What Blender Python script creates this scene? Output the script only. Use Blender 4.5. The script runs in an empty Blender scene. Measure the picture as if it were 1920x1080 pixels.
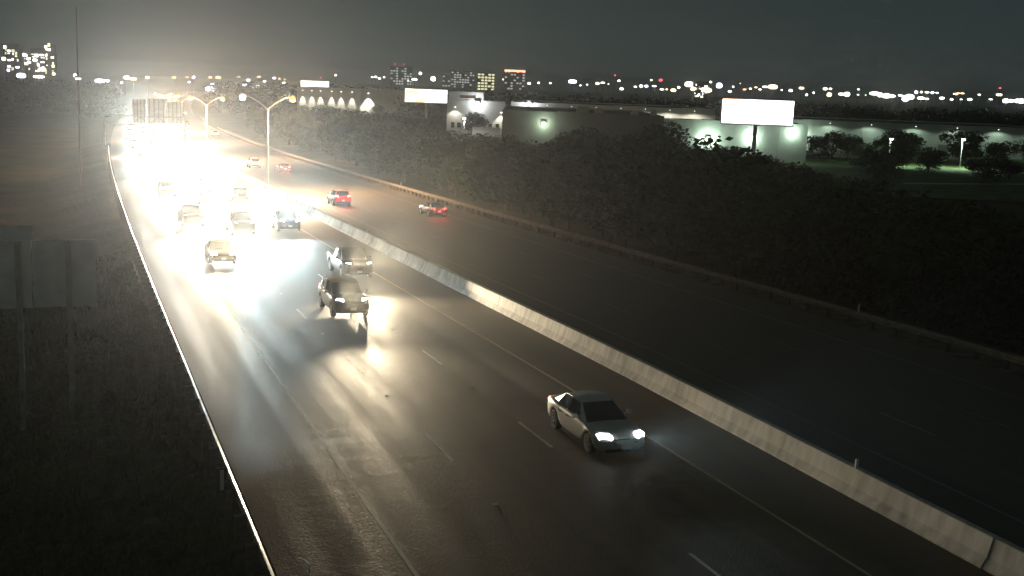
import bpy, math, random
from mathutils import Vector, Matrix, Euler

random.seed(7)
SC = bpy.context.scene
COL = SC.collection
PI = math.pi

# ------------------------------------------------------------------ camera
CAM_H, YAW, PITCH, ROLL = 11.85, 0.38, 0.17584, 0.0385
fwd = Vector((math.sin(YAW) * math.cos(PITCH), math.cos(YAW) * math.cos(PITCH), -math.sin(PITCH)))
rgt = Vector((math.cos(YAW), -math.sin(YAW), 0.0))
upv = rgt.cross(fwd)
r2 = rgt * math.cos(ROLL) + upv * math.sin(ROLL)
u2 = upv * math.cos(ROLL) - rgt * math.sin(ROLL)
cam_data = bpy.data.cameras.new('camera')
cam_data.sensor_width = 36.0
cam_data.lens = 36.0 * 2150.0 / 1920.0
cam_data.clip_start = 0.5
cam_data.clip_end = 30000.0
cam = bpy.data.objects.new('camera', cam_data)
COL.objects.link(cam)
cam.matrix_world = Matrix(((r2.x, u2.x, -fwd.x, 0.0), (r2.y, u2.y, -fwd.y, 0.0), (r2.z, u2.z, -fwd.z, CAM_H), (0, 0, 0, 1)))
SC.camera = cam

# ------------------------------------------------------------------ world: night sky with city glow
world = bpy.data.worlds.new('World')
SC.world = world
world.use_nodes = True
nt = world.node_tree
for n in list(nt.nodes):
    nt.nodes.remove(n)
w_out = nt.nodes.new('ShaderNodeOutputWorld')
w_bg = nt.nodes.new('ShaderNodeBackground')
w_tc = nt.nodes.new('ShaderNodeTexCoord')
w_sep = nt.nodes.new('ShaderNodeSeparateXYZ')
w_ramp = nt.nodes.new('ShaderNodeValToRGB')
nt.links.new(w_tc.outputs['Generated'], w_sep.inputs[0])
nt.links.new(w_sep.outputs['Z'], w_ramp.inputs[0])
nt.links.new(w_ramp.outputs[0], w_bg.inputs[0])
nt.links.new(w_bg.outputs[0], w_out.inputs[0])
cr = w_ramp.color_ramp
cr.elements[0].position = 0.0
cr.elements[0].color = (0.042, 0.052, 0.052, 1)
cr.elements[1].position = 0.09
cr.elements[1].color = (0.022, 0.034, 0.034, 1)
e = cr.elements.new(0.03)
e.color = (0.031, 0.043, 0.042, 1)
e = cr.elements.new(1.0)
e.color = (0.008, 0.012, 0.012, 1)
w_bg.inputs[1].default_value = 1.0

fill_sun_d = bpy.data.lights.new('fill_sun', 'SUN')  # added faint fill from behind the camera, lightens the sign back
fill_sun_d.energy = 0.05
fill_sun_d.angle = math.radians(10)
fill_sun_d.color = (.95, 1.0, .93)
fill_sun = bpy.data.objects.new('fill_sun', fill_sun_d)
COL.objects.link(fill_sun)
fill_sun.rotation_euler = (math.radians(48), 0, math.radians(-28))

SC.view_settings.view_transform = 'Standard'
SC.view_settings.look = 'None'
SC.view_settings.exposure = 0.0
SC.view_settings.gamma = 1.0
SC.render.engine = 'CYCLES'
cy = SC.cycles
cy.use_denoising = True
cy.max_bounces = 3
cy.diffuse_bounces = 1
cy.glossy_bounces = 2
cy.transmission_bounces = 2
cy.adaptive_threshold = 0.05
cy.volume_bounces = 0
cy.sample_clamp_indirect = 3.0
cy.sample_clamp_direct = 400.0
cy.caustics_reflective = False
cy.caustics_refractive = False
cy.use_light_tree = True

HALO_W = 6000.0        # added upward spot at a headlight, lights a halo in the haze
HEAD_W = 1300.0        # power of one headlight beam
BEAM_DIP, BEAM_SCALE = 1.4, (1.35, .32, 1.0)   # dipped beams spread wide and flat
HAZE_DENSITY = 0.00024

# ------------------------------------------------------------------ road alignment
def ramp(t, s):
    return (math.sqrt(t * t + s * s) + t) / 2

def rz(y):
    return -.0248 * (ramp(y - 38, 8) - ramp(y - 300, 60) * .45 - ramp(y - 620, 80) * .5) + .0094

def bx(y):
    t = min(ramp(y - 30, 12), 1500.0)
    return 22.15 + .012 * t + .6e-4 * t * t

def road_point(u, y, dz=0.0):
    return Vector((bx(y) + u, y, rz(y) + dz))

def ground_z(u, y):
    z = rz(y) - 0.09
    if u < -18.4:
        t = -18.4 - u
        z -= min(t * 0.26, 2.6) + 0.5 * math.sin(t * .11) * min(1, t / 20)
    elif u > 17.4:
        t = min(1.0, (u - 17.4) / 22.0)
        t = t * t * (3 - 2 * t)
        z = z * (1 - t) + (min(-5.5, rz(y) + .5) - .05) * t
    return z

# ------------------------------------------------------------------ helpers
class MB:
    def __init__(self):
        self.v, self.f, self.m, self.uv = [], [], [], None
    def quad(self, a, b, c, d, mi=0):
        n = len(self.v)
        self.v += [tuple(a), tuple(b), tuple(c), tuple(d)]
        self.f.append((n, n + 1, n + 2, n + 3)); self.m.append(mi)
    def poly(self, pts, mi=0):
        n = len(self.v)
        self.v += [tuple(p) for p in pts]
        self.f.append(tuple(range(n, n + len(pts)))); self.m.append(mi)
    def box(self, x0, x1, y0, y1, z0, z1, mi=0):
        n = len(self.v)
        self.v += [(x0, y0, z0), (x1, y0, z0), (x1, y1, z0), (x0, y1, z0), (x0, y0, z1), (x1, y0, z1), (x1, y1, z1), (x0, y1, z1)]
        for q in ((0, 3, 2, 1), (4, 5, 6, 7), (0, 1, 5, 4), (1, 2, 6, 5), (2, 3, 7, 6), (3, 0, 4, 7)):
            self.f.append(tuple(n + i for i in q)); self.m.append(mi)
    def tube(self, pts, radii, seg=8, mi=0, cap=True):
        rings = []
        for i, p in enumerate(pts):
            p = Vector(p)
            a = Vector(pts[max(0, i - 1)]); b = Vector(pts[min(len(pts) - 1, i + 1)])
            d = (b - a).normalized()
            s = d.cross(Vector((0, 0, 1)))
            if s.length < 1e-3:
                s = Vector((1, 0, 0))
            s.normalize(); t = s.cross(d).normalized()
            r = radii[i] if isinstance(radii, (list, tuple)) else radii
            n = len(self.v)
            for k in range(seg):
                an = 2 * PI * k / seg
                self.v.append(tuple(p + s * (r * math.cos(an)) + t * (r * math.sin(an))))
            rings.append(n)
        for i in range(len(rings) - 1):
            for k in range(seg):
                self.f.append((rings[i] + k, rings[i] + (k + 1) % seg, rings[i + 1] + (k + 1) % seg, rings[i + 1] + k)); self.m.append(mi)
        if cap:
            self.f.append(tuple(rings[0] + k for k in reversed(range(seg)))); self.m.append(mi)
            self.f.append(tuple(rings[-1] + k for k in range(seg))); self.m.append(mi)
    def lathe_x(self, prof, seg=20, mi=0):
        # prof: list of (x, r), axis x
        n0 = len(self.v)
        for x, r in prof:
            for k in range(seg):
                a = 2 * PI * k / seg
                self.v.append((x, r * math.cos(a), r * math.sin(a)))
        for i in range(len(prof) - 1):
            for k in range(seg):
                a = n0 + i * seg
                self.f.append((a + k, a + (k + 1) % seg, a + seg + (k + 1) % seg, a + seg + k)); self.m.append(mi)
        self.f.append(tuple(n0 + k for k in reversed(range(seg)))); self.m.append(mi)
        self.f.append(tuple(n0 + (len(prof) - 1) * seg + k for k in range(seg))); self.m.append(mi)
    def mesh(self, name, mats, smooth=False):
        me = bpy.data.meshes.new(name)
        me.from_pydata(self.v, [], self.f)
        if not isinstance(mats, (list, tuple)):
            mats = [mats]
        for m in mats:
            me.materials.append(m)
        me.polygons.foreach_set('material_index', self.m)
        if smooth:
            me.polygons.foreach_set('use_smooth', [True] * len(self.f))
        me.update()
        return me
    def build(self, name, mats, parent=None, smooth=False, loc=None):
        return link(name, self.mesh(name, mats, smooth), parent, loc)

def link(name, me, parent=None, loc=None, rot=None):
    o = bpy.data.objects.new(name, me)
    COL.objects.link(o)
    if parent is not None:
        o.parent = parent
    if loc is not None:
        o.location = loc
    if rot is not None:
        o.rotation_euler = rot
    return o

def tag(o, label=None, cat=None, group=None, kind=None):
    if label: o['label'] = label
    if cat: o['category'] = cat
    if group: o['group'] = group
    if kind: o['kind'] = kind
    return o

def empty(name, loc, rz_=0.0, label=None, cat=None, group=None):
    o = bpy.data.objects.new(name, None)
    o.empty_display_size = 0.3
    COL.objects.link(o)
    o.location = loc
    o.rotation_euler = (0, 0, rz_)
    return tag(o, label, cat, group)

def lamp(kind, name, parent, loc, power, color, rot=None, size=None, blend=0.5, radius=0.1):
    d = bpy.data.lights.new(name, kind)
    d.energy = power
    d.color = color
    d.shadow_soft_size = radius
    if kind == 'SPOT':
        d.spot_size = size
        d.spot_blend = blend
    o = bpy.data.objects.new(name, d)
    COL.objects.link(o)
    o.parent = parent
    o.location = loc
    if rot is not None:
        o.rotation_euler = rot
    return o

# ------------------------------------------------------------------ materials
def new_mat(name):
    m = bpy.data.materials.new(name)
    m.use_nodes = True
    b = m.node_tree.nodes['Principled BSDF']
    return m, m.node_tree, b

def mat(name, col, rough=0.6, metal=0.0, var=0.15, scale=3.0, bump=0.0, bscale=40.0, coat=0.0, spec=0.5):
    m, t, b = new_mat(name)
    b.inputs['Roughness'].default_value = rough
    b.inputs['Metallic'].default_value = metal
    b.inputs['Specular IOR Level'].default_value = spec
    if coat:
        b.inputs['Coat Weight'].default_value = coat
        b.inputs['Coat Roughness'].default_value = 0.06
    tc = t.nodes.new('ShaderNodeTexCoord')
    nz = t.nodes.new('ShaderNodeTexNoise')
    nz.inputs['Scale'].default_value = scale
    nz.inputs['Detail'].default_value = 6
    t.links.new(tc.outputs['Object'], nz.inputs['Vector'])
    rp = t.nodes.new('ShaderNodeValToRGB')
    rp.color_ramp.elements[0].position = 0.3
    rp.color_ramp.elements[1].position = 0.7
    rp.color_ramp.elements[0].color = tuple(c * (1 - var) for c in col) + (1,)
    rp.color_ramp.elements[1].color = tuple(min(1, c * (1 + var)) for c in col) + (1,)
    t.links.new(nz.outputs['Fac'], rp.inputs[0])
    t.links.new(rp.outputs[0], b.inputs['Base Color'])
    if bump:
        n2 = t.nodes.new('ShaderNodeTexNoise')
        n2.inputs['Scale'].default_value = bscale
        n2.inputs['Detail'].default_value = 4
        t.links.new(tc.outputs['Object'], n2.inputs['Vector'])
        bp = t.nodes.new('ShaderNodeBump')
        bp.inputs['Strength'].default_value = bump
        bp.inputs['Distance'].default_value = 0.02
        t.links.new(n2.outputs['Fac'], bp.inputs['Height'])
        t.links.new(bp.outputs[0], b.inputs['Normal'])
    return m

def emit(name, col, strength, sampled=False):
    m, t, b = new_mat(name)
    b.inputs['Base Color'].default_value = tuple(min(.8, c) for c in col) + (1,)
    b.inputs['Emission Color'].default_value = tuple(col) + (1,)
    b.inputs['Emission Strength'].default_value = strength
    b.inputs['Roughness'].default_value = 0.3
    m.cycles.emission_sampling = 'AUTO' if sampled else 'NONE'
    return m

def road_mat(name, base):
    m, t, b = new_mat(name)
    L = t.links.new
    uv = t.nodes.new('ShaderNodeUVMap')
    tc = t.nodes.new('ShaderNodeTexCoord')
    # long streaks running with the traffic
    mp = t.nodes.new('ShaderNodeMapping')
    mp.inputs['Scale'].default_value = (1.3, 0.03, 1)
    L(uv.outputs[0], mp.inputs[0])
    st = t.nodes.new('ShaderNodeTexNoise')
    st.inputs['Scale'].default_value = 1.6
    st.inputs['Detail'].default_value = 5
    L(mp.outputs[0], st.inputs['Vector'])
    # wheel paths: two dark polished bands per lane
    sep = t.nodes.new('ShaderNodeSeparateXYZ')
    L(uv.outputs[0], sep.inputs[0])
    wv = t.nodes.new('ShaderNodeMath'); wv.operation = 'MULTIPLY'
    wv.inputs[1].default_value = 2 * PI / 1.8
    L(sep.outputs['X'], wv.inputs[0])
    sn = t.nodes.new('ShaderNodeMath'); sn.operation = 'SINE'
    L(wv.outputs[0], sn.inputs[0])
    # transverse tining and slab joints
    mp2 = t.nodes.new('ShaderNodeMapping')
    mp2.inputs['Scale'].default_value = (0.12, 1.5, 1)
    L(uv.outputs[0], mp2.inputs[0])
    tr = t.nodes.new('ShaderNodeTexNoise')
    tr.inputs['Scale'].default_value = 1.5
    tr.inputs['Detail'].default_value = 4
    L(mp2.outputs[0], tr.inputs['Vector'])
    gr = t.nodes.new('ShaderNodeTexNoise')
    gr.inputs['Scale'].default_value = 9.0
    gr.inputs['Detail'].default_value = 8
    gr.inputs['Roughness'].default_value = 0.8
    L(tc.outputs['Object'], gr.inputs['Vector'])
    def math_(op, a, bb):
        n = t.nodes.new('ShaderNodeMath'); n.operation = op
        for i, q in enumerate((a, bb)):
            if isinstance(q, (int, float)):
                n.inputs[i].default_value = q
            else:
                L(q, n.inputs[i])
        return n.outputs[0]
    s = math_('MULTIPLY', math_('SUBTRACT', st.outputs['Fac'], .5), 0.9)
    s = math_('ADD', s, math_('MULTIPLY', sn.outputs[0], 0.10))
    s = math_('ADD', s, math_('MULTIPLY', math_('SUBTRACT', tr.outputs['Fac'], .5), 0.55))
    s = math_('ADD', s, math_('MULTIPLY', math_('SUBTRACT', gr.outputs['Fac'], .5), 1.3))
    mp3 = t.nodes.new('ShaderNodeMapping')
    mp3.inputs['Scale'].default_value = (.27, .045, 1)
    L(uv.outputs[0], mp3.inputs[0])
    vo = t.nodes.new('ShaderNodeTexVoronoi'); vo.distance = 'CHEBYCHEV'
    vo.inputs['Scale'].default_value = 1.0
    L(mp3.outputs[0], vo.inputs['Vector'])
    sv = t.nodes.new('ShaderNodeSeparateColor'); L(vo.outputs['Color'], sv.inputs[0])
    s = math_('ADD', s, math_('MULTIPLY', math_('SUBTRACT', sv.outputs[0], .5), 0.28))
    s = math_('ADD', s, 0.5)
    rp = t.nodes.new('ShaderNodeValToRGB')
    rp.color_ramp.elements[0].position = 0.1
    rp.color_ramp.elements[1].position = 0.9
    rp.color_ramp.elements[0].color = tuple(c * .45 for c in base) + (1,)
    rp.color_ramp.elements[1].color = tuple(c * 1.6 for c in base) + (1,)
    L(s, rp.inputs[0])
    L(rp.outputs[0], b.inputs['Base Color'])
    ro = math_('ADD', math_('MULTIPLY', s, 0.26), 0.50)
    L(ro, b.inputs['Roughness'])
    b.inputs['Specular IOR Level'].default_value = 0.5
    bp = t.nodes.new('ShaderNodeBump')
    bp.inputs['Strength'].default_value = 0.6
    bp.inputs['Distance'].default_value = 0.015
    n3 = t.nodes.new('ShaderNodeTexNoise')
    n3.inputs['Scale'].default_value = 14.0
    n3.inputs['Detail'].default_value = 5
    L(tc.outputs['Object'], n3.inputs['Vector'])
    L(n3.outputs['Fac'], bp.inputs['Height'])
    L(bp.outputs[0], b.inputs['Normal'])
    return m

def ground_mat():
    m, t, b = new_mat('rough_grass_ground')
    L = t.links.new
    tc = t.nodes.new('ShaderNodeTexCoord')
    n1 = t.nodes.new('ShaderNodeTexNoise'); n1.inputs['Scale'].default_value = 0.12; n1.inputs['Detail'].default_value = 8
    n2 = t.nodes.new('ShaderNodeTexNoise'); n2.inputs['Scale'].default_value = 2.5; n2.inputs['Detail'].default_value = 8
    L(tc.outputs['Object'], n1.inputs['Vector']); L(tc.outputs['Object'], n2.inputs['Vector'])
    r1 = t.nodes.new('ShaderNodeValToRGB')
    r1.color_ramp.elements[0].color = (.030, .045, .018, 1); r1.color_ramp.elements[0].position = .35
    r1.color_ramp.elements[1].color = (.095, .082, .045, 1); r1.color_ramp.elements[1].position = .68
    L(n1.outputs['Fac'], r1.inputs[0])
    mx = t.nodes.new('ShaderNodeMix'); mx.data_type = 'RGBA'; mx.blend_type = 'MULTIPLY'
    mx.inputs['Factor'].default_value = .8
    r2_ = t.nodes.new('ShaderNodeValToRGB')
    r2_.color_ramp.elements[0].color = (.45, .45, .45, 1); r2_.color_ramp.elements[0].position = .35
    r2_.color_ramp.elements[1].color = (1.2, 1.2, 1.1, 1); r2_.color_ramp.elements[1].position = .65
    L(n2.outputs['Fac'], r2_.inputs[0])
    L(r1.outputs[0], mx.inputs['A']); L(r2_.outputs[0], mx.inputs['B'])
    L(mx.outputs['Result'], b.inputs['Base Color'])
    b.inputs['Roughness'].default_value = .95
    b.inputs['Specular IOR Level'].default_value = .1
    bp = t.nodes.new('ShaderNodeBump'); bp.inputs['Strength'].default_value = .8; bp.inputs['Distance'].default_value = .15
    L(n2.outputs['Fac'], bp.inputs['Height']); L(bp.outputs[0], b.inputs['Normal'])
    return m

def concrete_mat(name, col):
    m, t, b = new_mat(name)
    L = t.links.new
    tc = t.nodes.new('ShaderNodeTexCoord')
    ge = t.nodes.new('ShaderNodeNewGeometry')
    mp = t.nodes.new('ShaderNodeMapping'); mp.inputs['Scale'].default_value = (3.0, 3.0, .35)
    L(ge.outputs['Position'], mp.inputs[0])
    n1 = t.nodes.new('ShaderNodeTexNoise'); n1.inputs['Scale'].default_value = 1.0; n1.inputs['Detail'].default_value = 7
    L(mp.outputs[0], n1.inputs['Vector'])
    n2 = t.nodes.new('ShaderNodeTexNoise'); n2.inputs['Scale'].default_value = .35; n2.inputs['Detail'].default_value = 3
    L(ge.outputs['Position'], n2.inputs['Vector'])
    ad = t.nodes.new('ShaderNodeMath'); ad.operation = 'ADD'
    L(n1.outputs['Fac'], ad.inputs[0]); L(n2.outputs['Fac'], ad.inputs[1])
    hf = t.nodes.new('ShaderNodeMath'); hf.operation = 'MULTIPLY'; hf.inputs[1].default_value = .5
    L(ad.outputs[0], hf.inputs[0])
    rp = t.nodes.new('ShaderNodeValToRGB')
    rp.color_ramp.elements[0].position = .33; rp.color_ramp.elements[1].position = .6
    rp.color_ramp.elements[0].color = tuple(c * .42 for c in col) + (1,)
    rp.color_ramp.elements[1].color = tuple(col) + (1,)
    L(hf.outputs[0], rp.inputs[0]); L(rp.outputs[0], b.inputs['Base Color'])
    b.inputs['Roughness'].default_value = .8
    b.inputs['Specular IOR Level'].default_value = .3
    return m

M = {}
M['road'] = road_mat('worn_asphalt', (.078, .057, .034))
M['road_r'] = road_mat('worn_asphalt_northbound', (.075, .061, .044))
M['ground'] = ground_mat()
M['dirt'] = mat('dry_verge', (.13, .105, .07), .95, var=.4, scale=1.2, bump=.6, bscale=6, spec=.1)
M['concrete'] = concrete_mat('barrier_concrete', (.60, .565, .50))
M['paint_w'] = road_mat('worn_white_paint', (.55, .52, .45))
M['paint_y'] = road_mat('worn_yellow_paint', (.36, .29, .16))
M['post_white'] = mat('white_plastic', (.6, .6, .55), .5, var=.1)
M['galv'] = mat('galvanised_steel', (.62, .62, .60), .34, metal=.85, var=.2, scale=1.5)
M['galv_dull'] = mat('weathered_steel', (.34, .33, .31), .55, metal=.5, var=.25, scale=2)
M['rail_dull'] = mat('dull_brown_rail_steel', (.20, .165, .12), .7, metal=.2, var=.3, scale=2)  # duller, browner steel for the right rail
M['pole'] = mat('grey_pole_paint', (.42, .41, .38), .5, metal=.3, var=.12)
M['wood'] = mat('post_timber', (.11, .085, .06), .9, var=.3, scale=6)
M['sign_back'] = mat('bare_aluminium_sign_back', (.78, .77, .70), .6, metal=.0, var=.15, scale=1.2)
M['leaf'] = mat('leaf', (.045, .064, .026), .85, var=.55, scale=.9, spec=.05)
M['leaf2'] = mat('leaf_darker', (.032, .048, .022), .85, var=.5, scale=.9, spec=.05)
def vary(m):
    t = m.node_tree
    b = t.nodes['Principled BSDF']
    src = b.inputs['Base Color'].links[0].from_socket
    oi = t.nodes.new('ShaderNodeObjectInfo')
    mr = t.nodes.new('ShaderNodeMapRange'); mr.inputs['To Min'].default_value = .5; mr.inputs['To Max'].default_value = 1.7
    t.links.new(oi.outputs['Random'], mr.inputs['Value'])
    vm = t.nodes.new('ShaderNodeVectorMath'); vm.operation = 'SCALE'
    t.links.new(src, vm.inputs[0]); t.links.new(mr.outputs[0], vm.inputs['Scale'])
    t.links.new(vm.outputs[0], b.inputs['Base Color'])
vary(M['leaf']); vary(M['leaf2'])
M['bark'] = mat('bark', (.075, .058, .042), .95, var=.3, scale=4, bump=.5, bscale=12)
M['grass'] = mat('grass_blade', (.045, .070, .020), .9, var=.5, scale=.4, spec=.05)
M['wall_cream'] = mat('cream_tilt_wall', (.48, .47, .40), .85, var=.12, scale=.25)
M['wall_grey'] = mat('grey_brown_tilt_wall', (.20, .19, .16), .85, var=.15, scale=.2)
M['wall_pale'] = mat('pale_painted_wall', (.42, .44, .40), .85, var=.15, scale=.2)
M['roof'] = mat('dark_flat_roof', (.05, .05, .05), .9, var=.2, scale=.2)
M['door'] = mat('dock_door', (.14, .14, .13), .6, var=.1)
M['glass'] = mat('dark_window_glass', (.012, .014, .016), .08, var=.05, spec=.6)
M['rubber'] = mat('tyre_rubber', (.018, .018, .018), .85, var=.2)
M['rim'] = mat('alloy_rim', (.45, .45, .46), .3, metal=.9, var=.05)
M['trim'] = mat('black_trim', (.02, .02, .02), .5, var=.1)
M['plate'] = mat('number_plate', (.6, .6, .58), .5, var=.05)
M['tower'] = mat('far_tower_wall', (.10, .10, .10), .8, var=.1, scale=.05)
PAINT = {}
for k, c in dict(silver=(.56, .55, .52), black=(.015, .015, .017), dark=(.045, .046, .05), white=(.70, .70, .68), red=(.30, .03, .025), grey=(.14, .14, .145), blue=(.04, .06, .12), tan=(.30, .26, .20)).items():
    PAINT[k] = mat('car_paint_' + k, c, .42, metal=.15 if k in ('silver', 'grey', 'dark') else 0, var=.04, coat=.25)
M['hl_warm'] = emit('headlight_halogen', (1, .94, .84), 9)
M['hl_cool'] = emit('headlight_led', (.90, .95, 1), 9)
M['tail'] = emit('tail_lamp_red', (1, .06, .05), 9)
M['tail_hot'] = emit('brake_lamp_red', (1, .26, .20), 8)
M['tail_off'] = mat('tail_lamp_lens', (.25, .02, .02), .2, var=.05)
M['sodium'] = emit('sodium_lamp', (1, .52, .14), 1.9)
M['cool_lamp'] = emit('metal_halide_lamp', (.85, .92, 1), 6)
M['green_lamp'] = emit('mercury_lamp', (.82, 1, .86), 6)
M['screen'] = emit('billboard_screen', (1, .97, .95), 7)
M['screen_w'] = emit('lit_sign_panel', (1, .98, .92), 5)
M['neon_red'] = emit('red_roof_band', (1, .25, .14), 5)
M['win_y'] = emit('lit_window_yellow', (1, .95, .55), 1.3)
M['win_w'] = emit('lit_window_white', (.9, .95, .88), .55)
M['win_hot'] = emit('lit_window_bright', (1, .97, .88), 3)
CITYM = {'w': emit('city_lamp_white', (1, .97, .90), 7), 'c': emit('city_lamp_cool', (.78, .80, 1), 7), 'y': emit('city_lamp_warm', (1, .85, .50), 4.5),
         'g': emit('city_lamp_green', (.7, 1, .65), 2), 'r': emit('beacon_red', (1, .10, .12), 3), 'o': emit('city_lamp_orange', (1, .60, .34), 2.2)}

# ------------------------------------------------------------------ ground
def make_ground():
    ys = [-400, -150, -40] + [-20 + 6 * i for i in range(60)] + [345 + 25 * i for i in range(26)] + [1100, 1400, 1800, 2400, 3200, 4500, 6500]
    us = [-6000, -3000, -1500, -700, -350, -180, -110, -80, -62] + [-50 + 3.0 * i for i in range(10)] + [-19.6, -18.4, -10, 0, 10, 17.4] + [18.8, 20.5] + [23 + 3.0 * i for i in range(8)] + [52, 60, 75, 100, 140, 200, 300, 450, 700, 1500, 3000, 6000]
    mb = MB()
    rnd = random.Random(3)
    for y in ys:
        for u in us:
            z = ground_z(u, y)
            if (u < -20 or u > 21) and abs(u) < 120:
                z += rnd.uniform(-.14, .14)
            mb.v.append((bx(y) + u, y, z))
    nu = len(us)
    for j in range(len(ys) - 1):
        for i in range(nu - 1):
            a = j * nu + i
            mb.f.append((a, a + 1, a + nu + 1, a + nu)); mb.m.append(0)
    o = mb.build('ground', M['ground'], smooth=True)
    tag(o, 'dark rough grass ground falling away on both sides of the freeway', kind='structure')

def strip(name, u0, u1, y0, y1, dy, dz, material, parent=None, nu=6):
    mb = MB()
    ys = []
    y = y0
    while y < y1:
        ys.append(y); y += dy if y < 340 else dy * 4
    ys.append(y1)
    uvs = []
    for y in ys:
        for i in range(nu + 1):
            u = u0 + (u1 - u0) * i / nu
            mb.v.append((bx(y) + u, y, rz(y) + dz)); uvs.append((u, y))
    for j in range(len(ys) - 1):
        for i in range(nu):
            a = j * (nu + 1) + i
            mb.f.append((a, a + 1, a + nu + 2, a + nu + 1)); mb.m.append(0)
    me = mb.mesh(name, material, True)
    lay = me.uv_layers.new(name='UVMap')
    for p in me.polygons:
        for li in p.loop_indices:
            lay.data[li].uv = uvs[me.loops[li].vertex_index]
    return link(name, me, parent)

make_ground()
road_s = tag(strip('road', -17.6, -.30, -30, 1500, 4, 0.0, M['road']), 'southbound freeway lanes of worn asphalt glazed by oncoming headlights', kind='structure')
road_n = tag(strip('road', .30, 16.9, -30, 1500, 4, 0.0, M['road_r']), 'dark northbound freeway lanes beyond the concrete median barrier', kind='structure')
verge = tag(strip('verge', 16.95, 20.6, -30, 420, 6, -.02, M['dirt']), 'strip of dry dirt verge under the right guardrail', kind='structure')

strip('edge_line', -14.46, -14.34, -10, 700, 4, .0018, M['paint_w'], road_s, 1)
strip('edge_line', -3.58, -3.46, -10, 700, 4, .0018, M['paint_y'], road_s, 1)
M['paint_dim'] = road_mat('darker_northbound_paint', (.17, .155, .125))  # northbound lines in a darker paint tone
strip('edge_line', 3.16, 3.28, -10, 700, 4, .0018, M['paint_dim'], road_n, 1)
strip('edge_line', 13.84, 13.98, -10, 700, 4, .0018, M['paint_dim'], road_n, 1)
def dash(u, yf, parent):
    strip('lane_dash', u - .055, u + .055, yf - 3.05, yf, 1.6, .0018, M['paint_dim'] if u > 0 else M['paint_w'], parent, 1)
for k in range(-1, 22):
    dash(-7.25, 24.3 + 12.19 * k, road_s)
    dash(-10.88, 23.8 + 12.19 * k, road_s)
    dash(6.75, 22.0 + 12.19 * k, road_n)
    dash(10.3, 22.0 + 12.19 * k, road_n)

# raised pavement markers between the dashes
mb = MB()
mb.poly([(-.06, -.06, 0), (.06, -.06, 0), (.06, .06, 0), (-.06, .06, 0)])
b0 = [(-.06, -.055, 0), (.06, -.055, 0), (.06, .055, 0), (-.06, .055, 0)]
b1 = [(-.045, -.03, .009), (.045, -.03, .009), (.045, .03, .009), (-.045, .03, .009)]
mb.poly(b1)
for i in range(4):
    j = (i + 1) % 4
    mb.quad(b0[i], b0[j], b1[j], b1[i])
stud_me = mb.mesh('pavement_marker', M['post_white'])
for k in range(0, 12):
    for u, y0 in ((-7.25, 29.5), (-10.88, 29.0)):
        y = y0 + 12.19 * (k - 1)
        o = link('pavement_marker', stud_me, road_s, road_point(u, y, .004))
        o.scale = (1.1, 1.1, 1.0)

# a curl of shed tyre tread on the left shoulder
mb = MB()
mb.tube([(0, 0, .02), (.16, .28, .03), (.22, .62, .05), (.18, .95, .04), (.05, 1.2, .02)], [.008, .016, .02, .016, .008], 6)
tag(mb.build('tyre_shred', M['post_white'], loc=road_point(-17.0, 25.6, .0)), 'thin pale curved strip of debris lying on the left shoulder', 'debris')

# ------------------------------------------------------------------ median barrier
def chord(u, y0, L, dz=0.0):
    a = road_point(u, y0, dz)
    y1 = y0 + L
    for _ in range(4):
        b = road_point(u, y1, dz)
        y1 += L - (b - a).length
    b = road_point(u, y1, dz)
    d = (b - a).normalized()
    yaw = math.atan2(-d.x, d.y)
    pit = math.asin(d.z)
    return a, (pit, 0, yaw), y1

BP = [(-.42, 0), (-.42, .08), (-.25, .30), (-.12, .79), (-.10, .81), (.10, .81), (.12, .79), (.25, .30), (.42, .08), (.42, 0)]
def prism_y(prof, L, mb, y0=0.0):
    n = len(mb.v); k = len(prof)
    for yy in (y0, y0 + L):
        for x, z in prof:
            mb.v.append((x, yy, z))
    for i in range(k - 1):
        mb.f.append((n + i, n + k + i, n + k + i + 1, n + i + 1)); mb.m.append(0)
    mb.f.append(tuple(n + i for i in range(k))); mb.m.append(0)
    mb.f.append(tuple(n + k + i for i in reversed(range(k)))); mb.m.append(0)

mb = MB(); prism_y(BP, 9.127, mb)
seg_me = mb.mesh('barrier_segment', M['concrete'])
bar = empty('median_barrier', road_point(0, 3), 0, 'long pale concrete median barrier dividing the two carriageways', 'barrier')
bar_inv = Matrix.Translation(-bar.location)
def child(name, me, parent, loc, rot=None):
    o = link(name, me, parent, Vector(loc) - parent.location, rot)
    return o
y = 3.0
rnd = random.Random(12)
while y < 420:
    a, rot, y2 = chord(0, y, 9.14)
    a = a + Vector((rnd.uniform(-.012, .012), 0, rnd.uniform(-.012, .004)))
    child('barrier_segment', seg_me, bar, a, rot)
    y = y2
mb = MB()
while y < 1400:
    a = road_point(0, y); b = road_point(0, y + 40)
    n = len(mb.v); k = len(BP)
    for q in (a, b):
        for x, z in BP:
            mb.v.append((q.x + x - bar.location.x, q.y - bar.location.y, q.z + z - bar.location.z))
    for i in range(k - 1):
        mb.f.append((n + i, n + k + i, n + k + i + 1, n + i + 1)); mb.m.append(0)
    y += 40
tag(mb.build('barrier_run', M['concrete'], bar), kind='stuff')
mb = MB(); mb.box(-.05, .05, -.03, .03, .806, 1.08)
dl_me = mb.mesh('delineator', M['post_white'])
child('delineator', dl_me, bar, road_point(-.05, 26.9))
child('delineator', dl_me, bar, road_point(0, 90.0))

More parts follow.
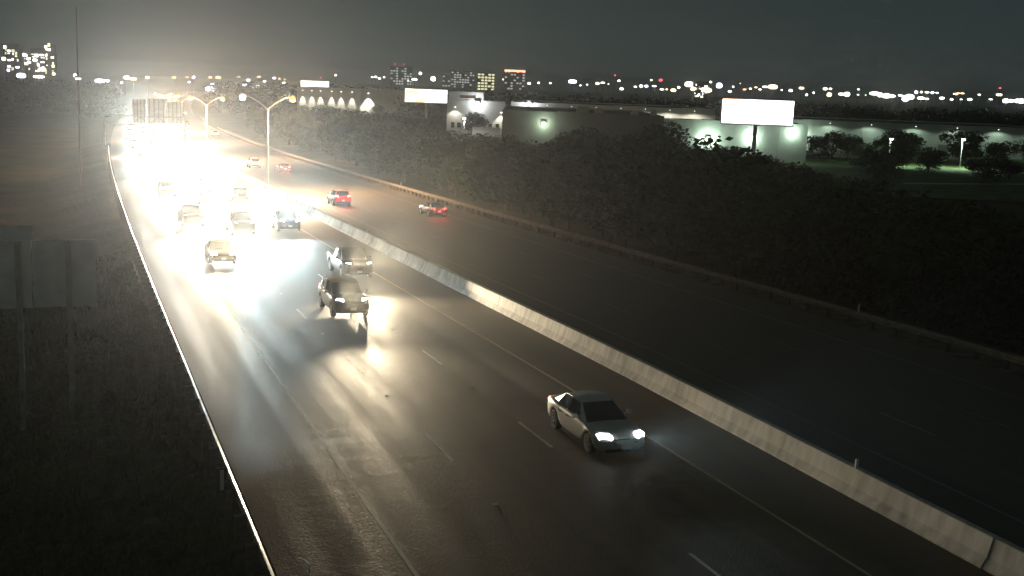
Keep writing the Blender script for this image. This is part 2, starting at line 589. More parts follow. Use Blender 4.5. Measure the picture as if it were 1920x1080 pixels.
# ------------------------------------------------------------------ guardrails
WB = [(.0, -.155), (.02, -.15), (.083, -.105), (.083, -.055), (.012, -.02), (.012, .02), (.083, .055), (.083, .105), (.02, .15), (.0, .155), (-.012, .155), (-.004, .115), (-.004, .03), (-.016, 0), (-.004, -.03), (-.004, -.115), (-.012, -.155)]
def rail_mesh(L, side, m):
    mb = MB()
    prism_y([(x * side, z) for x, z in WB] + [(WB[0][0] * side, WB[0][1])], L, mb)
    return mb.mesh('rail_panel', m)
def guardrail(u, y0, y1, side, label, timber, gaps=(), h=.62, npost=1):
    t = empty('guardrail', road_point(u, y0), 0, label, 'guardrail')
    rm = rail_mesh(7.60, side, M['galv'] if side > 0 else M['rail_dull'])
    pm = MB()
    if timber:
        pm.box(-.09, .09, -.08, .08, -1.3, h + .18)
        pm.box(-.09, .09, -.075, .075, h - .17, h + .17) if False else None
    else:
        pm.box(-.075, .075, -.055, .055, -1.3, h + .15)
    post = pm.mesh('post', M['wood'] if timber else M['galv_dull'])
    bm_ = MB(); bm_.box(-.10, .10, -.07, .07, -.17, .17)
    blk = bm_.mesh('block', M['wood'] if timber else M['galv_dull'])
    y = y0
    i = 0
    while y < y1:
        a, rot, y2 = chord(u, y, 7.62, h)
        if i not in gaps:
            o = child('rail_panel', rm, t, a + Vector((side * .115, 0, random.uniform(-.01, .01))), (rot[0] + random.uniform(-.002, .002), random.uniform(-.10, .10), rot[2]))
        if y < 260:
            for k in range(4):
                yy = y + (y2 - y) * (k + .02) / 4
                p = child('post', post, t, road_point(u - side * .10, yy) + Vector((0, 0, -.02)))
                q = link('block', blk, p, Vector((side * .105, 0, h + .0)))
        y = y2
        i += 1
    return t
gl = guardrail(-18.12, 9.0, 262, 1, 'shiny steel guardrail glinting along the left shoulder', True)
gr = guardrail(17.35, 12.0, 420, -1, 'long steel guardrail on posts along the right edge of the freeway', True)
mb = MB(); mb.box(-.05, .05, -.012, .012, .55, 1.12)
dl2 = mb.mesh('delineator', M['post_white'])
child('delineator', dl2, gl, road_point(-18.3, 30.7))
child('delineator', dl2, gr, road_point(17.65, 49.7))
child('delineator', dl2, gr, road_point(17.65, 146.0))

# ------------------------------------------------------------------ vehicles
def loft(stations, name, material, smooth=True, sub=1):
    mb = MB()
    K = 14
    for (y, zb, zt, w, wt) in stations:
        h = zt - zb
        half = [(w * .80, zb), (w * .965, zb + .05), (w, zb + h * .35), (w, zb + h * .68), (w * .5 + wt * .5 + .02, zt - .035), (wt, zt), (wt * .45, zt + .015)]
        ring = [(-x, y, z) for x, z in half] + [(x, y, z) for x, z in reversed(half)]
        mb.v += ring
    for j in range(len(stations) - 1):
        for i in range(K):
            a = j * K + i; b = j * K + (i + 1) % K
            mb.f.append((a, b, b + K, a + K)); mb.m.append(0)
    mb.f.append(tuple(range(K - 1, -1, -1))); mb.m.append(0)
    n = (len(stations) - 1) * K
    mb.f.append(tuple(n + i for i in range(K))); mb.m.append(0)
    me = mb.mesh(name, material, smooth)
    return me

def flip_stations(st):
    return sorted(st, key=lambda s: s[0])

def lens(name, x0, x1, y0, y1, z0, z1, material, sweep=0.0):
    # a lamp lens with chamfered corners; outer end swept back along y
    mb = MB()
    cx, cz = (x0 + x1) / 2, (z0 + z1) / 2
    hx, hz = abs(x1 - x0) / 2, (z1 - z0) / 2
    pts = [(-1, -.35), (-.7, -1), (.55, -1), (1, -.4), (1, .45), (.6, 1), (-.75, 1), (-1, .4)]
    sgn = 1 if cx > 0 else -1
    rings = []
    for yy, k in ((y0, 1.0), (y1, 1.0), (y1 + (.03 if y1 > y0 else -.03), .72)):
        n = len(mb.v)
        for a, b in pts:
            x = cx + sgn * a * hx * k
            mb.v.append((x, yy - sweep * max(0, a) * (1 if y1 > y0 else -1), cz + b * hz * k))
        rings.append(n)
    P8 = len(pts)
    for i in range(2):
        for k in range(P8):
            mb.f.append((rings[i] + k, rings[i] + (k + 1) % P8, rings[i + 1] + (k + 1) % P8, rings[i + 1] + k)); mb.m.append(0)
    mb.f.append(tuple(rings[2] + k for k in range(P8))); mb.m.append(0)
    return mb.mesh(name, material, False)

def panel(name, a, b, c, d, inset, off, material):
    a, b, c, d = map(Vector, (a, b, c, d))
    ctr = (a + b + c + d) / 4
    n = (b - a).cross(d - a).normalized()
    if n.dot(ctr - Vector((0, ctr.y * .6, .7))) < 0:
        n = -n
    q = [p + (ctr - p) * inset + n * off for p in (a, b, c, d)]
    mb = MB()
    mb.poly(q)
    mb.f[0] = tuple(mb.f[0])
    # thickness so the pane is a solid
    k = [p - n * .02 for p in q]
    for i in range(4):
        j = (i + 1) % 4
        mb.quad(q[i], q[j], k[j], k[i])
    return mb.mesh(name, material)

def car_kit(kind):
    """mesh list: (name, mesh, loc, parent_index, lod)"""
    K = []
    if kind == 'sedan':
        L2, W, R = 2.38, .91, .335
        st = [(2.38, .40, .60, .58, .50), (2.32, .26, .68, .74, .60), (2.08, .20, .745, .86, .70), (1.80, .19, .79, .90, .75), (1.755, .42, .80, .905, .76), (1.60, .62, .82, .91, .77), (1.42, .68, .845, .91, .78), (1.24, .62, .87, .91, .79), (1.085, .42, .89, .91, .80), (1.04, .19, .90, .91, .80), (.55, .18, .945, .91, .82), (-.4, .18, .955, .915, .83), (-1.02, .19, .97, .915, .83), (-1.065, .42, .972, .915, .83), (-1.22, .62, .98, .915, .82), (-1.40, .68, .985, .912, .81), (-1.58, .62, .99, .905, .80), (-1.735, .42, .995, .90, .79), (-1.78, .20, .995, .895, .78), (-2.12, .22, 1.0, .86, .74), (-2.32, .30, .96, .77, .66), (-2.38, .44, .86, .66, .56)]
        base = [(1.02, .90, .80), (.22, .94, .82), (-.50, .955, .83), (-1.18, .97, .82), (-1.88, .99, .72)]
        top = [(.16, 1.40, .60), (-.48, 1.44, .62), (-1.08, 1.41, .59)]
        wy = (1.42, -1.40); fl = .62; tz = (.80, .94); hz = (.60, .74); ys = (2.16, -2.24)
    elif kind == 'suv':
        L2, W, R = 2.42, .96, .375
        st = [(2.42, .46, .82, .68, .60), (2.34, .30, .98, .84, .72), (2.10, .25, 1.05, .93, .80), (1.86, .25, 1.07, .96, .83), (1.81, .48, 1.075, .965, .83), (1.65, .72, 1.085, .97, .84), (1.45, .79, 1.09, .97, .84), (1.25, .72, 1.10, .97, .85), (1.09, .48, 1.11, .97, .85), (1.04, .25, 1.115, .96, .85), (.4, .24, 1.13, .96, .86), (-.5, .24, 1.14, .96, .87), (-1.02, .25, 1.15, .96, .87), (-1.07, .48, 1.15, .965, .87), (-1.23, .72, 1.15, .97, .87), (-1.43, .79, 1.15, .97, .87), (-1.63, .72, 1.15, .965, .87), (-1.79, .48, 1.15, .96, .87), (-1.84, .26, 1.15, .955, .87), (-2.2, .30, 1.15, .93, .85), (-2.38, .38, 1.12, .86, .80), (-2.42, .52, 1.02, .78, .72)]
        base = [(1.10, 1.10, .84), (.35, 1.12, .86), (-.55, 1.13, .87), (-1.45, 1.14, .86), (-2.30, 1.12, .80)]
        top = [(.38, 1.68, .68), (-.60, 1.73, .70), (-1.98, 1.68, .66)]
        wy = (1.45, -1.43); tz = (.98, 1.22); hz = (.80, .98); ys = (2.20, -2.28)
    else:  # pickup
        L2, W, R = 2.85, .98, .40
        st = [(2.85, .50, .92, .72, .64), (2.77, .34, 1.08, .88, .78), (2.5, .30, 1.13, .97, .84), (2.28, .30, 1.14, .99, .86), (2.22, .54, 1.145, .99, .86), (2.06, .80, 1.15, .995, .86), (1.85, .87, 1.155, .995, .86), (1.64, .80, 1.16, .995, .86), (1.48, .54, 1.16, .995, .87), (1.42, .30, 1.165, .99, .87), (.7, .30, 1.18, .99, .88), (-.4, .30, 1.19, .99, .88), (-1.30, .30, 1.19, .99, .90), (-1.36, .54, 1.19, .99, .90), (-1.52, .80, 1.19, .99, .90), (-1.72, .87, 1.19, .99, .90), (-1.93, .80, 1.19, .99, .90), (-2.09, .54, 1.19, .99, .90), (-2.15, .34, 1.19, .985, .90), (-2.7, .38, 1.19, .96, .90), (-2.85, .46, 1.17, .93, .88)]
        base = [(1.50, 1.15, .84), (.75, 1.17, .87), (.05, 1.18, .88), (-.45, 1.18, .88), (-.95, 1.18, .86)]
        top = [(.78, 1.78, .70), (.0, 1.83, .72), (-.72, 1.80, .70)]
        wy = (1.85, -1.72); tz = (.88, 1.14); hz = (.84, 1.04); ys = (2.62, -2.80)
    pm = PAINT['silver']
    body = loft(st, 'body', pm)
    K.append(('body', body, (0, 0, 0), None, 0, 'sub'))
    # greenhouse
    mb = MB()
    cols = [[(-b[2], b[0], b[1] - .03) for b in base], [(-t_[2], t_[0], t_[1] - .05) for t_ in top]]
    B = lambda i, s: Vector((s * base[i][2], base[i][0], base[i][1] - .02))
    T = lambda i, s: Vector((s * top[i][2], top[i][0], top[i][1] - .05))
    TC = lambda i: Vector((0, top[i][0] + (.03 if i == 0 else 0), top[i][1]))
    for s in (-1, 1):
        mb.poly([B(0, s), B(1, s), T(0, s)])
        mb.poly([B(1, s), B(2, s), T(1, s), T(0, s)])
        mb.poly([B(2, s), B(3, s), T(2, s), T(1, s)])
        mb.poly([B(3, s), B(4, s), T(2, s)])
        for i in range(2):
            mb.quad(T(i, s), T(i + 1, s), TC(i + 1), TC(i))
    mb.quad(B(0, -1), B(0, 1), T(0, 1), T(0, -1)); mb.poly([T(0, -1), T(0, 1), TC(0)])
    mb.quad(B(4, 1), B(4, -1), T(2, -1), T(2, 1)); mb.poly([T(2, 1), T(2, -1), TC(2)])
    K.append(('cabin', mb.mesh('cabin', pm), (0, 0, 0), None, 0, 'bev'))
    K.append(('windshield', panel('windshield', B(0, -1), B(0, 1), T(0, 1), T(0, -1), .06, .02, M['glass']), (0, 0, 0), None, 0, ''))
    K.append(('rear_window', panel('rear_window', B(4, 1), B(4, -1), T(2, -1), T(2, 1), .09, .02, M['glass']), (0, 0, 0), None, 0, ''))
    for s in (-1, 1):
        K.append(('side_window', panel('side_window', (B(0, s) * .45 + B(1, s) * .55), B(2, s) + Vector((0, .04, 0)), T(1, s) + Vector((0, .04, 0)), T(0, s) + (T(1, s) - T(0, s)) * .02, .08, .024, M['glass']), (0, 0, 0), None, 0, ''))
        K.append(('side_window', panel('side_window', B(2, s) - Vector((0, .04, 0)), (B(3, s) * .75 + B(4, s) * .25), T(2, s), T(1, s) - Vector((0, .04, 0)), .08, .024, M['glass']), (0, 0, 0), None, 0, ''))
    # wheels
    wm = MB(); wm.lathe_x([(-.11, R * .62), (-.11, R * .93), (-.085, R), (.085, R), (.11, R * .93), (.11, R * .62)], 22)
    tyre = wm.mesh('wheel', M['rubber'], False)
    rm = MB(); rm.lathe_x([(-.09, R * .60), (-.118, R * .64), (-.118, R * .56), (-.10, R * .50), (.10, R * .50), (.118, R * .56), (.118, R * .64), (.09, R * .60)], 18)
    for k in range(5):
        a = 2 * PI * k / 5
        c, s_ = math.cos(a), math.sin(a)
        for xx in (-.125, .105):
            n = len(rm.v)
            w_ = .035
            for x in (xx, xx + .02):
                for r_, sg in ((.03, -1), (R * .58, -1), (R * .58, 1), (.03, 1)):
                    rm.v.append((x, r_ * c - sg * w_ * s_, r_ * s_ + sg * w_ * c))
            for q in ((0, 1, 2, 3), (7, 6, 5, 4), (0, 4, 5, 1), (1, 5, 6, 2), (2, 6, 7, 3), (3, 7, 4, 0)):
                rm.f.append(tuple(n + i for i in q)); rm.m.append(0)
    rim = rm.mesh('rim', M['rim'])
    for s in (-1, 1):
        for yy in wy:
            K.append(('wheel', tyre, (s * (W - .115), yy, R), None, 0, ''))
            K.append(('rim', rim, (0, 0, 0), len(K) - 1, 1, ''))
    # lamps
    xw = W * .90
    for s in (-1, 1):
        K.append(('headlight', lens('headlight', s * (xw - .40), s * xw, ys[0] - .12, ys[0] + .14, hz[0] - .03, hz[1] + .07, M['hl_warm'], .20), (0, 0, 0), None, 0, 'hl'))
        K.append(('tail_light', lens('tail_light', s * (xw - .36), s * (xw - .02), ys[1] + .10, ys[1] - .12, tz[0], tz[1], M['tail'], .12), (0, 0, 0), None, 0, 'tl'))
        mm = MB()
        yb = base[1][0] + .35
        zz = base[1][1] + .03
        mm.tube([(s * (W - .12), yb, zz), (s * (W + .02), yb - .01, zz + .05)], .03, 6)
        mm.box(s * (W + .02) if s > 0 else s * (W + .19), s * (W + .19) if s > 0 else s * (W + .02), yb - .06, yb + .05, zz, zz + .14)
        K.append(('wing_mirror', mm.mesh('wing_mirror', pm), (0, 0, 0), None, 1, 'pt'))
        for yy in (base[2][0] + .12, base[3][0] + .14):
            hm = MB(); xo = W * 1.0
            hm.box(min(s * (xo - .02), s * (xo + .025)), max(s * (xo - .02), s * (xo + .025)), yy, yy + .20, base[2][1] - .17, base[2][1] - .135)
            K.append(('door_handle', hm.mesh('door_handle', M['trim']), (0, 0, 0), None, 1, ''))
    gm = MB()
    yg = L2 - .03
    for i in range(5):
        z = hz[0] - .17 + i * .055
        gm.box(-.42, .42, yg - .10, yg + .02 - .012 * abs(i - 2), z, z + .03)
    K.append(('grille', gm.mesh('grille', M['trim']), (0, 0, 0), None, 1, ''))
    fb = MB(); fb.box(-.66, .66, L2 - .22, L2 + .025, .27 + (.1 if kind != 'sedan' else 0), .37 + (.12 if kind != 'sedan' else 0))
    K.append(('front_bumper', fb.mesh('front_bumper', M['trim']), (0, 0, 0), None, 1, 'bev'))
    rb = MB(); rb.box(-.68, .68, -L2 - .03, -L2 + .20, .36, .52)
    K.append(('rear_bumper', rb.mesh('rear_bumper', M['trim']), (0, 0, 0), None, 1, 'bev'))
    npm = MB(); npm.box(-.16, .16, -.012, .012, -.08, .08)
    np_me = npm.mesh('number_plate', M['plate'])
    K.append(('number_plate', np_me, (0, L2 + .038, .44 if kind == 'sedan' else .56), None, 1, ''))
    K.append(('number_plate', np_me, (0, -L2 - .045, .60 if kind == 'sedan' else .66), None, 1, ''))
    if kind == 'suv':
        for s in (-1, 1):
            rr = MB(); rr.tube([(s * .62, .25, 1.67), (s * .62, .1, 1.76), (s * .62, -1.7, 1.76), (s * .62, -1.85, 1.67)], .022, 6)
            K.append(('roof_rail', rr.mesh('roof_rail', M['trim']), (0, 0, 0), None, 1, ''))
    if kind == 'pickup':
        bd = MB(); bd.box(-.80, .80, -2.72, -1.02, 1.17, 1.225)
        K.append(('bed_cover', bd.mesh('bed_cover', M['trim']), (0, 0, 0), None, 0, 'bev'))
    return K, dict(hl=[(s * (xw - .2), L2 + .10, (hz[0] + hz[1]) / 2) for s in (-1, 1)], tl=[(s * (xw - .2), ys[1] - .22, (tz[0] + tz[1]) / 2) for s in (-1, 1)])

KITS = {k: car_kit(k) for k in ('sedan', 'suv', 'pickup')}
NAMES = {'sedan': 'sedan_car', 'suv': 'sport_utility_vehicle', 'pickup': 'pickup_truck'}
CATS = {'sedan': 'car', 'suv': 'suv', 'pickup': 'pickup truck'}

def car(kind, u, y, direction, paint, label, group=None, cool=False, power=1.0, lod=1, hot=False, tail=1.0, base=None, yaw=None, lights=True, dip=BEAM_DIP, glow=1.0, spread=1.0):
    K, L = KITS[kind]
    if base is None:
        p = road_point(u, y)
        q = road_point(u, y + 2)
        d = (q - p).normalized() * (1 if direction > 0 else -1)
        yaw = math.atan2(-d.x, d.y)
        pit = math.asin(d.z)
    else:
        p = Vector(base); pit = 0.0
    root = empty(NAMES[kind], p, yaw, label, CATS[kind], group)
    root.rotation_euler = Euler((pit, 0, yaw), 'XYZ')
    made = []
    for (nm, me, loc, par, lv, fl) in K:
        if lv > lod:
            made.append(None); continue
        o = link(nm, me, root if par is None else made[par], loc)
        made.append(o)
        if fl in ('sub', 'bev', 'pt') and me.materials[0] == PAINT['silver']:
            o.material_slots[0].link = 'OBJECT'
            o.material_slots[0].material = PAINT[paint]
        if fl == 'sub' and lod:
            sb = o.modifiers.new('smooth', 'SUBSURF'); sb.levels = 1; sb.render_levels = 1
        if nm == 'cabin' and lod:
            bv = o.modifiers.new('round', 'BEVEL'); bv.width = .05; bv.segments = 2; bv.limit_method = 'ANGLE'
        if fl == 'hl':
            o.material_slots[0].link = 'OBJECT'
            o.material_slots[0].material = (M['hl_cool'] if cool else M['hl_warm']) if lights else M['plate']
        if fl == 'tl':
            o.material_slots[0].link = 'OBJECT'
            o.material_slots[0].material = (M['tail_hot'] if hot else M['tail']) if lights else M['tail_off']
    if not lights:
        return root
    hc = (.66, .92, 1.0) if cool else ((1.0, .92, .78) if lod == 0 else (1.0, .82, .55))
    for h in L['hl']:
        lb_ = lamp('SPOT', 'headlight_beam', root, h, HEAD_W * power, hc, (PI / 2 - math.radians(dip), 0, 0), math.radians(40), 1.0, .09)
        lb_.scale = (BEAM_SCALE[0] * spread, BEAM_SCALE[1], 1.0)
        if direction < 0:
            lamp('SPOT', 'headlight_halo_spot', root, h, HALO_W * glow, hc, (PI / 2 + math.radians(17 if lod else 6.5), 0, 0), math.radians(27 if lod else 15), .5, .12)  # added spot tipped upward, turns the haze into a headlight halo
    if tail and direction > 0:
        for h in L['tl']:
            lamp('POINT', 'tail_glow', root, (h[0] * .8, h[1] - .28, h[2]), 34 * tail, (1, .10, .07), None, None, .5, .12)
    return root

LANES = (-12.6, -9.05, -5.4)
car('sedan', -5.45, 34.0, -1, 'silver', 'silver grey sedan alone in the foreground lane, nearest car to the camera', cool=True, power=.6, glow=3)
car('suv', -8.6, 59.2, -1, 'black', 'dark sport utility vehicle with two round glaring headlights in the middle lane', power=7, dip=1.6, glow=5, spread=1.1)
car('pickup', -5.25, 72.6, -1, 'dark', 'dark pickup truck just behind the black vehicle in the lane beside the median', power=12.0, dip=2.6, glow=5, spread=1.7)
car('suv', -4.9, 100.0, -1, 'blue', 'oncoming vehicle with bluish white headlights close to the median barrier', cool=True, power=7, dip=4.0, glow=6, spread=.75)
car('sedan', -12.65, 80.6, -1, 'tan', 'oncoming sedan in the leftmost lane with a warm yellow light pool ahead', power=7, dip=4.2, glow=5)
G1 = 'oncoming cars lost in headlight glare'
G2 = 'oncoming headlights beyond the sign gantry'
rnd = random.Random(21)
for li, u in enumerate(LANES):
    y = (104, 96, 124)[li] + rnd.uniform(0, 6)
    while y < 820:
        far = y > 290
        k = rnd.choice(('sedan', 'suv', 'suv', 'pickup'))
        car(k, u + rnd.uniform(-.3, .3), y, -1, rnd.choice(('white', 'silver', 'tan', 'grey', 'white')), 'oncoming vehicle seen only as a headlight glare beyond the sign gantry' if far else 'oncoming vehicle swallowed by white headlight glare on the crowded far lanes', G2 if far else G1, cool=rnd.random() < .35, power=rnd.uniform(18.0, 28.0) if y < 260 else rnd.uniform(4.0, 6.0), lod=0, tail=0, dip=4.2, glow=3.4 if y < 260 else .7, spread=.85)
        y += rnd.uniform(26, 40) if y < 240 else rnd.uniform(26, 48)
# northbound traffic
car('suv', 5.05, 125.2, 1, 'red', 'sport utility vehicle with tail light red put into its paint, driving away with bright tail lights', hot=True, tail=2.2, power=1.0)  # red body paint stands in for tail light spilling on it
car('sedan', 12.2, 112.3, 1, 'dark', 'dark sedan with two small red tail lights beside the right guardrail', tail=1.5, power=.8)
car('sedan', 8.5, 187.2, 1, 'red', 'small red lit car driving away near the first street lamp', hot=True, tail=2.2, power=1.2)  # body paint also holds the red tint of the tail lights
car('suv', 5.2, 199.0, 1, 'white', 'pale vehicle just ahead of the small red lit car by the median', hot=True, tail=1.0, power=1.6)
car('pickup', 11.9, 358.0, 1, 'white', 'pale vehicle far away on the right lanes beyond the second street lamp', hot=False, tail=1.0, power=1.2)
for u, y in ((8.4, 470), (5.0, 560), (12.0, 640)):
    car('sedan', u, y, 1, 'silver', 'distant car driving away on the far bend of the freeway', 'cars far down the northbound lanes', lod=0, tail=1, power=1)

# ------------------------------------------------------------------ street lamps on the median
def lamp_post(y, idx, label, left_on=True):
    base = road_point(0, y, .81)
    t = empty('street_lamp', base, 0, label, 'street lamp', 'street lamps along the median')
    H = 11.0
    mb = MB(); mb.tube([(0, 0, 0), (0, 0, H - 1.6)], [.16, .10], 10); mb.box(-.22, .22, -.15, .15, 0, .06)
    mb.build('pole', M['pole'], t)
    for s in (-1, 1):
        mb = MB()
        mb.tube([(0, 0, H - 1.65), (s * .9, 0, H - .9), (s * 2.0, 0, H - .25), (s * 2.75, 0, H)], [.075, .065, .055, .05], 8)
        mb.build('arm', M['pole'], t)
        mb = MB()
        mb.tube([(s * 2.55, 0, H + .03), (s * 2.75, 0, H + .05), (s * 3.25, 0, H + .05), (s * 3.45, 0, H + .0)], [.07, .17, .19, .06], 8)
        hd = mb.build('lamp_head', M['pole'], t)
        on = left_on or s > 0
        mb = MB()
        mb.tube([(s * 2.80, 0, H - .05), (s * 2.95, 0, H - .22), (s * 3.15, 0, H - .22), (s * 3.32, 0, H - .05)], [.20, .42, .42, .18], 10)
        ln = mb.build('lens', M['sodium'] if on else M['cool_lamp'], hd)
        if on:
            lamp('SPOT', 'lamp_glow', t, (s * 3.05, 0, H - .90), 52000, (1, .64, .36), (0, 0, 0), math.radians(168), .4, .25)
            lamp('POINT', 'lamp_halo', t, (s * 3.05, 0, H - .95), 6500, (1, .58, .26), None, None, .5, .25)
lamp_post(144.6, 1, 'nearest two armed street lamp on the median, only its right lamp glowing orange', False)
lamp_post(230.0, 2, 'second two armed street lamp on the median, both lamps glowing orange')
lamp_post(315.0, 3, 'third street lamp on the median, beside the overhead sign gantry')
lamp_post(400.0, 4, 'faint far street lamp on the median just beyond the gantry')
lamp_post(485.0, 5, 'farthest street lamp on the median, lost in the glare')

# ------------------------------------------------------------------ overhead sign gantry (seen from behind)
gy = 289.0
g = empty('sign_gantry', road_point(-.3, gy), 0, 'overhead sign gantry seen from behind, spanning the oncoming lanes', 'gantry')
gx0, gx1 = -18.6, -.2
zb = 4.85
for x in (gx0, gx1):
    mb = MB(); mb.tube([(x, 0, .6 if x > -5 else -.6), (x, 0, zb + 2.5)], [.28, .22], 12)
    mb.build('post', M['galv_dull'], g)
for nm, yy, z in (('chord', -.5, zb), ('chord', -.5, zb + 2.0), ('chord', .6, zb), ('chord', .6, zb + 2.0)):
    mb = MB(); mb.tube([(gx0, yy, z), (gx1, yy, z)], .10, 8); mb.build('chord', M['galv_dull'], g)
n = 9
for i in range(n):
    xa = gx0 + (gx1 - gx0) * i / n; xb = gx0 + (gx1 - gx0) * (i + 1) / n
    mb = MB()
    mb.tube([(xa, -.5, zb + (0 if i % 2 else 2.0)), (xb, -.5, zb + (2.0 if i % 2 else 0))], .05, 6)
    mb.build('brace', M['galv_dull'], g)
for i, (xa, xb, zt) in enumerate(((-12.2, -9.1, 5.6), (-8.8, -4.6, 5.9), (-4.3, -.6, 5.3))):
    mb = MB(); mb.box(xa, xb, .72, .78, zb + .35, zb + .35 + zt)
    s_ = mb.build('sign_panel', M['sign_back'], g)
    for k in range(4):
        xx = xa + (xb - xa) * (k + .5) / 4
        mb = MB(); mb.box(xx - .05, xx + .05, .62, .716, zb + .1, zb + .35 + zt)
        mb.build('stiffener', M['galv_dull'], s_)

# ------------------------------------------------------------------ roadside sign back on the left
rs = empty('roadside_sign', (-1.0, 46.0, ground_z(-23.4, 46)), -.02, 'back of a large roadside guide sign on two steel posts at left edge', 'sign')
bz = rs.location.z
for i, (x, ww) in enumerate(((-1.95, 1.28), (-.66, 1.28), (.63, 1.28), (1.78, .98))):
    mb = MB(); mb.box(x - ww / 2, x + ww / 2 - .03, 0, .05, 2.87 - bz, 5.42 - bz)
    mb.build('sign_panel', M['sign_back'], rs)
mb = MB(); mb.box(-2.55, .05, .003, .053, 5.46 - bz, 5.98 - bz); mb.build('exit_panel', M['sign_back'], rs)
for x in (-.50, 1.25, -2.2):
    mb = MB(); mb.box(x - .10, x + .10, -.165, -.005, -.5, 5.40 - bz); mb.build('post', M['galv_dull'], rs)
# ------------------------------------------------------------------ tall mast on the left
ms = empty('light_mast', (2.8, 165, ground_z(-22.1, 165)), 0, 'very tall thin pole rising above the far left shoulder', 'mast')
mh = 19.7 - ms.location.z
mb = MB(); mb.tube([(0, 0, -.3), (0, 0, mh * .5), (0, 0, mh)], [.15, .11, .06], 10); mb.build('pole', M['wood'], ms)
mb = MB(); mb.tube([(0, 0, mh - 9.2), (0, 0, mh - 8.9)], [.45, .40], 10); rg_ = mb.build('fixture', M['pole'], ms)
mb = MB(); mb.tube([(0, 0, mh - 9.42), (0, 0, mh - 9.25)], [.30, .36], 10); mb.build('lens', M['cool_lamp'], rg_)

# ------------------------------------------------------------------ industrial park on the right (grid turned 21.8 degrees)
ED = Vector((math.sin(YAW), math.cos(YAW), 0)); EL = Vector((math.cos(YAW), -math.sin(YAW), 0))
GZ = -5.6
def park(l, d, z=0.0):
    p = EL * l + ED * d
    return Vector((p.x, p.y, z))

class Building:
    # local frame: x along the facade, y away from the camera, z up from the ground
    def __init__(self, l0, l1, d, depth, ztop, label, wallm, name='warehouse', panels=0):
        self.l0, self.d = l0, d
        self.root = empty(name, park(l0, d, GZ), -YAW, label, 'building')
        self.W = l1 - l0; self.H = ztop - GZ; self.D = depth
        n = panels or max(2, int(self.W / 9))
        pw = self.W / n
        for i in range(n):
            mb = MB(); mb.box(i * pw + .03, (i + 1) * pw - .03, 0, .22, -.5, self.H - (0.0 if i % 2 else .12))
            mb.build('wall_panel', wallm, self.root)
        mb = MB()
        mb.box(0, .22, .225, depth, -.5, self.H - .2); mb.box(self.W - .22, self.W, .225, depth, -.5, self.H - .2)
        mb.box(.225, self.W - .225, depth - .22, depth - .002, -.5, self.H - .2)
        mb.build('wall', wallm, self.root)
        mb = MB(); mb.box(.23, self.W - .23, .23, depth - .23, self.H - .75, self.H - .55); mb.build('roof', M['roof'], self.root)
    def box(self, name, x0, x1, z0, z1, m, y0=-.06, y1=-.003):
        mb = MB(); mb.box(x0, x1, y0, y1, z0, z1); return mb.build(name, m, self.root)
    def wall_lamp(self, l, z, power, col, m, size=.35, spot=None, out=.7):
        x = l - self.l0; zz = z - GZ
        mb = MB(); mb.box(x - size * .5, x + size * .5, -out * .55, -.003, zz + size * .1, zz + size * .55)
        hd = mb.build('wall_lamp', M['trim'], self.root)
        mb = MB(); mb.tube([(x, -out * .4, zz - size * .5), (x, -out * .4, zz - size * .15), (x, -out * .4, zz + size * .08)], [size * .3, size * .6, size * .45], 10)
        mb.build('lens', m, hd)
        if spot:
            lamp('SPOT', 'lamp_glow', self.root, (x, -out, zz - size * .6), power, col, (0, 0, 0), spot, .35, .1)
        else:
            lamp('POINT', 'lamp_glow', self.root, (x, -out - .5, zz - size * .2), power, col, None, None, .5, .2)

WHITE = (1, .95, .84); GREENISH = (.74, 1, .80); COOL = (.82, .88, 1)
A = Building(-92, -47, 480, 40, 7.6, 'long cream warehouse lit by a row of arched light pools', M['wall_cream'])
for l in (-89.5, -85.7, -82.1, -77.5, -73.6, -69.1):
    A.wall_lamp(l, 6.2, 9000, WHITE, M['win_hot'], .5, math.radians(44), .9)
A.wall_lamp(-62.3, 6.0, 20000, WHITE, M['win_hot'], .6, math.radians(72), 1.4)
A.box('dock_door', 37, 42, 0, 3.2, M['door'])
A.box('pilaster', 25.9, 26.7, 0, 13.0, M['wall_cream'], -.5, -.003)
B = Building(-24.3, -4.7, 392, 30, 6.0, 'cream office block with small windows beside parked cars', M['wall_cream'], 'office_block', 3)
mb = MB(); mb.box(.4, 12.2, .4, 14, B.H - .5, 14.3); mb.build('upper_storey', M['wall_cream'], B.root)
mb = MB(); mb.box(4.2, 9.6, .34, .397, 12.2, 13.2); mb.build('window', M['glass'], B.root)
B.wall_lamp(-13.9, 5.2, 2200, COOL, M['cool_lamp'], 1.3, None, 1.6)
B.wall_lamp(-5.9, 2.4, 2200, WHITE, M['win_hot'], .6, math.radians(95), 1.0)
for x in (1.5, 3.6, 5.7, 7.8, 14.2, 16.6):
    B.box('window', x, x + 1.2, 2.2, 4.0, M['glass'])
B.wall_lamp(-21.5, 3.6, 1400, WHITE, M['win_hot'], .5, math.radians(120), 1.6)
C2 = Building(-2.3, 56.3, 332, 60, 7.0, 'low lit wall of a long warehouse behind the dark one', M['wall_cream'])
C2.wall_lamp(2.8, 6.7, 1600, COOL, M['cool_lamp'], 1.3, None, 1.8)
for l in (8, 15, 22, 29, 36, 43, 50):  # added lamps, spaced to brighten the strip of wall evenly
    C2.wall_lamp(l, 6.3, 1500, WHITE, M['green_lamp'], .2, math.radians(165), 3.5)
C = Building(-3.6, 32.2, 256, 55, 6.3, 'dark grey brown warehouse front half hidden by trees', M['wall_grey'])
C.wall_lamp(5.6, 3.7, 700, GREENISH, M['green_lamp'], .9, None, 1.0)
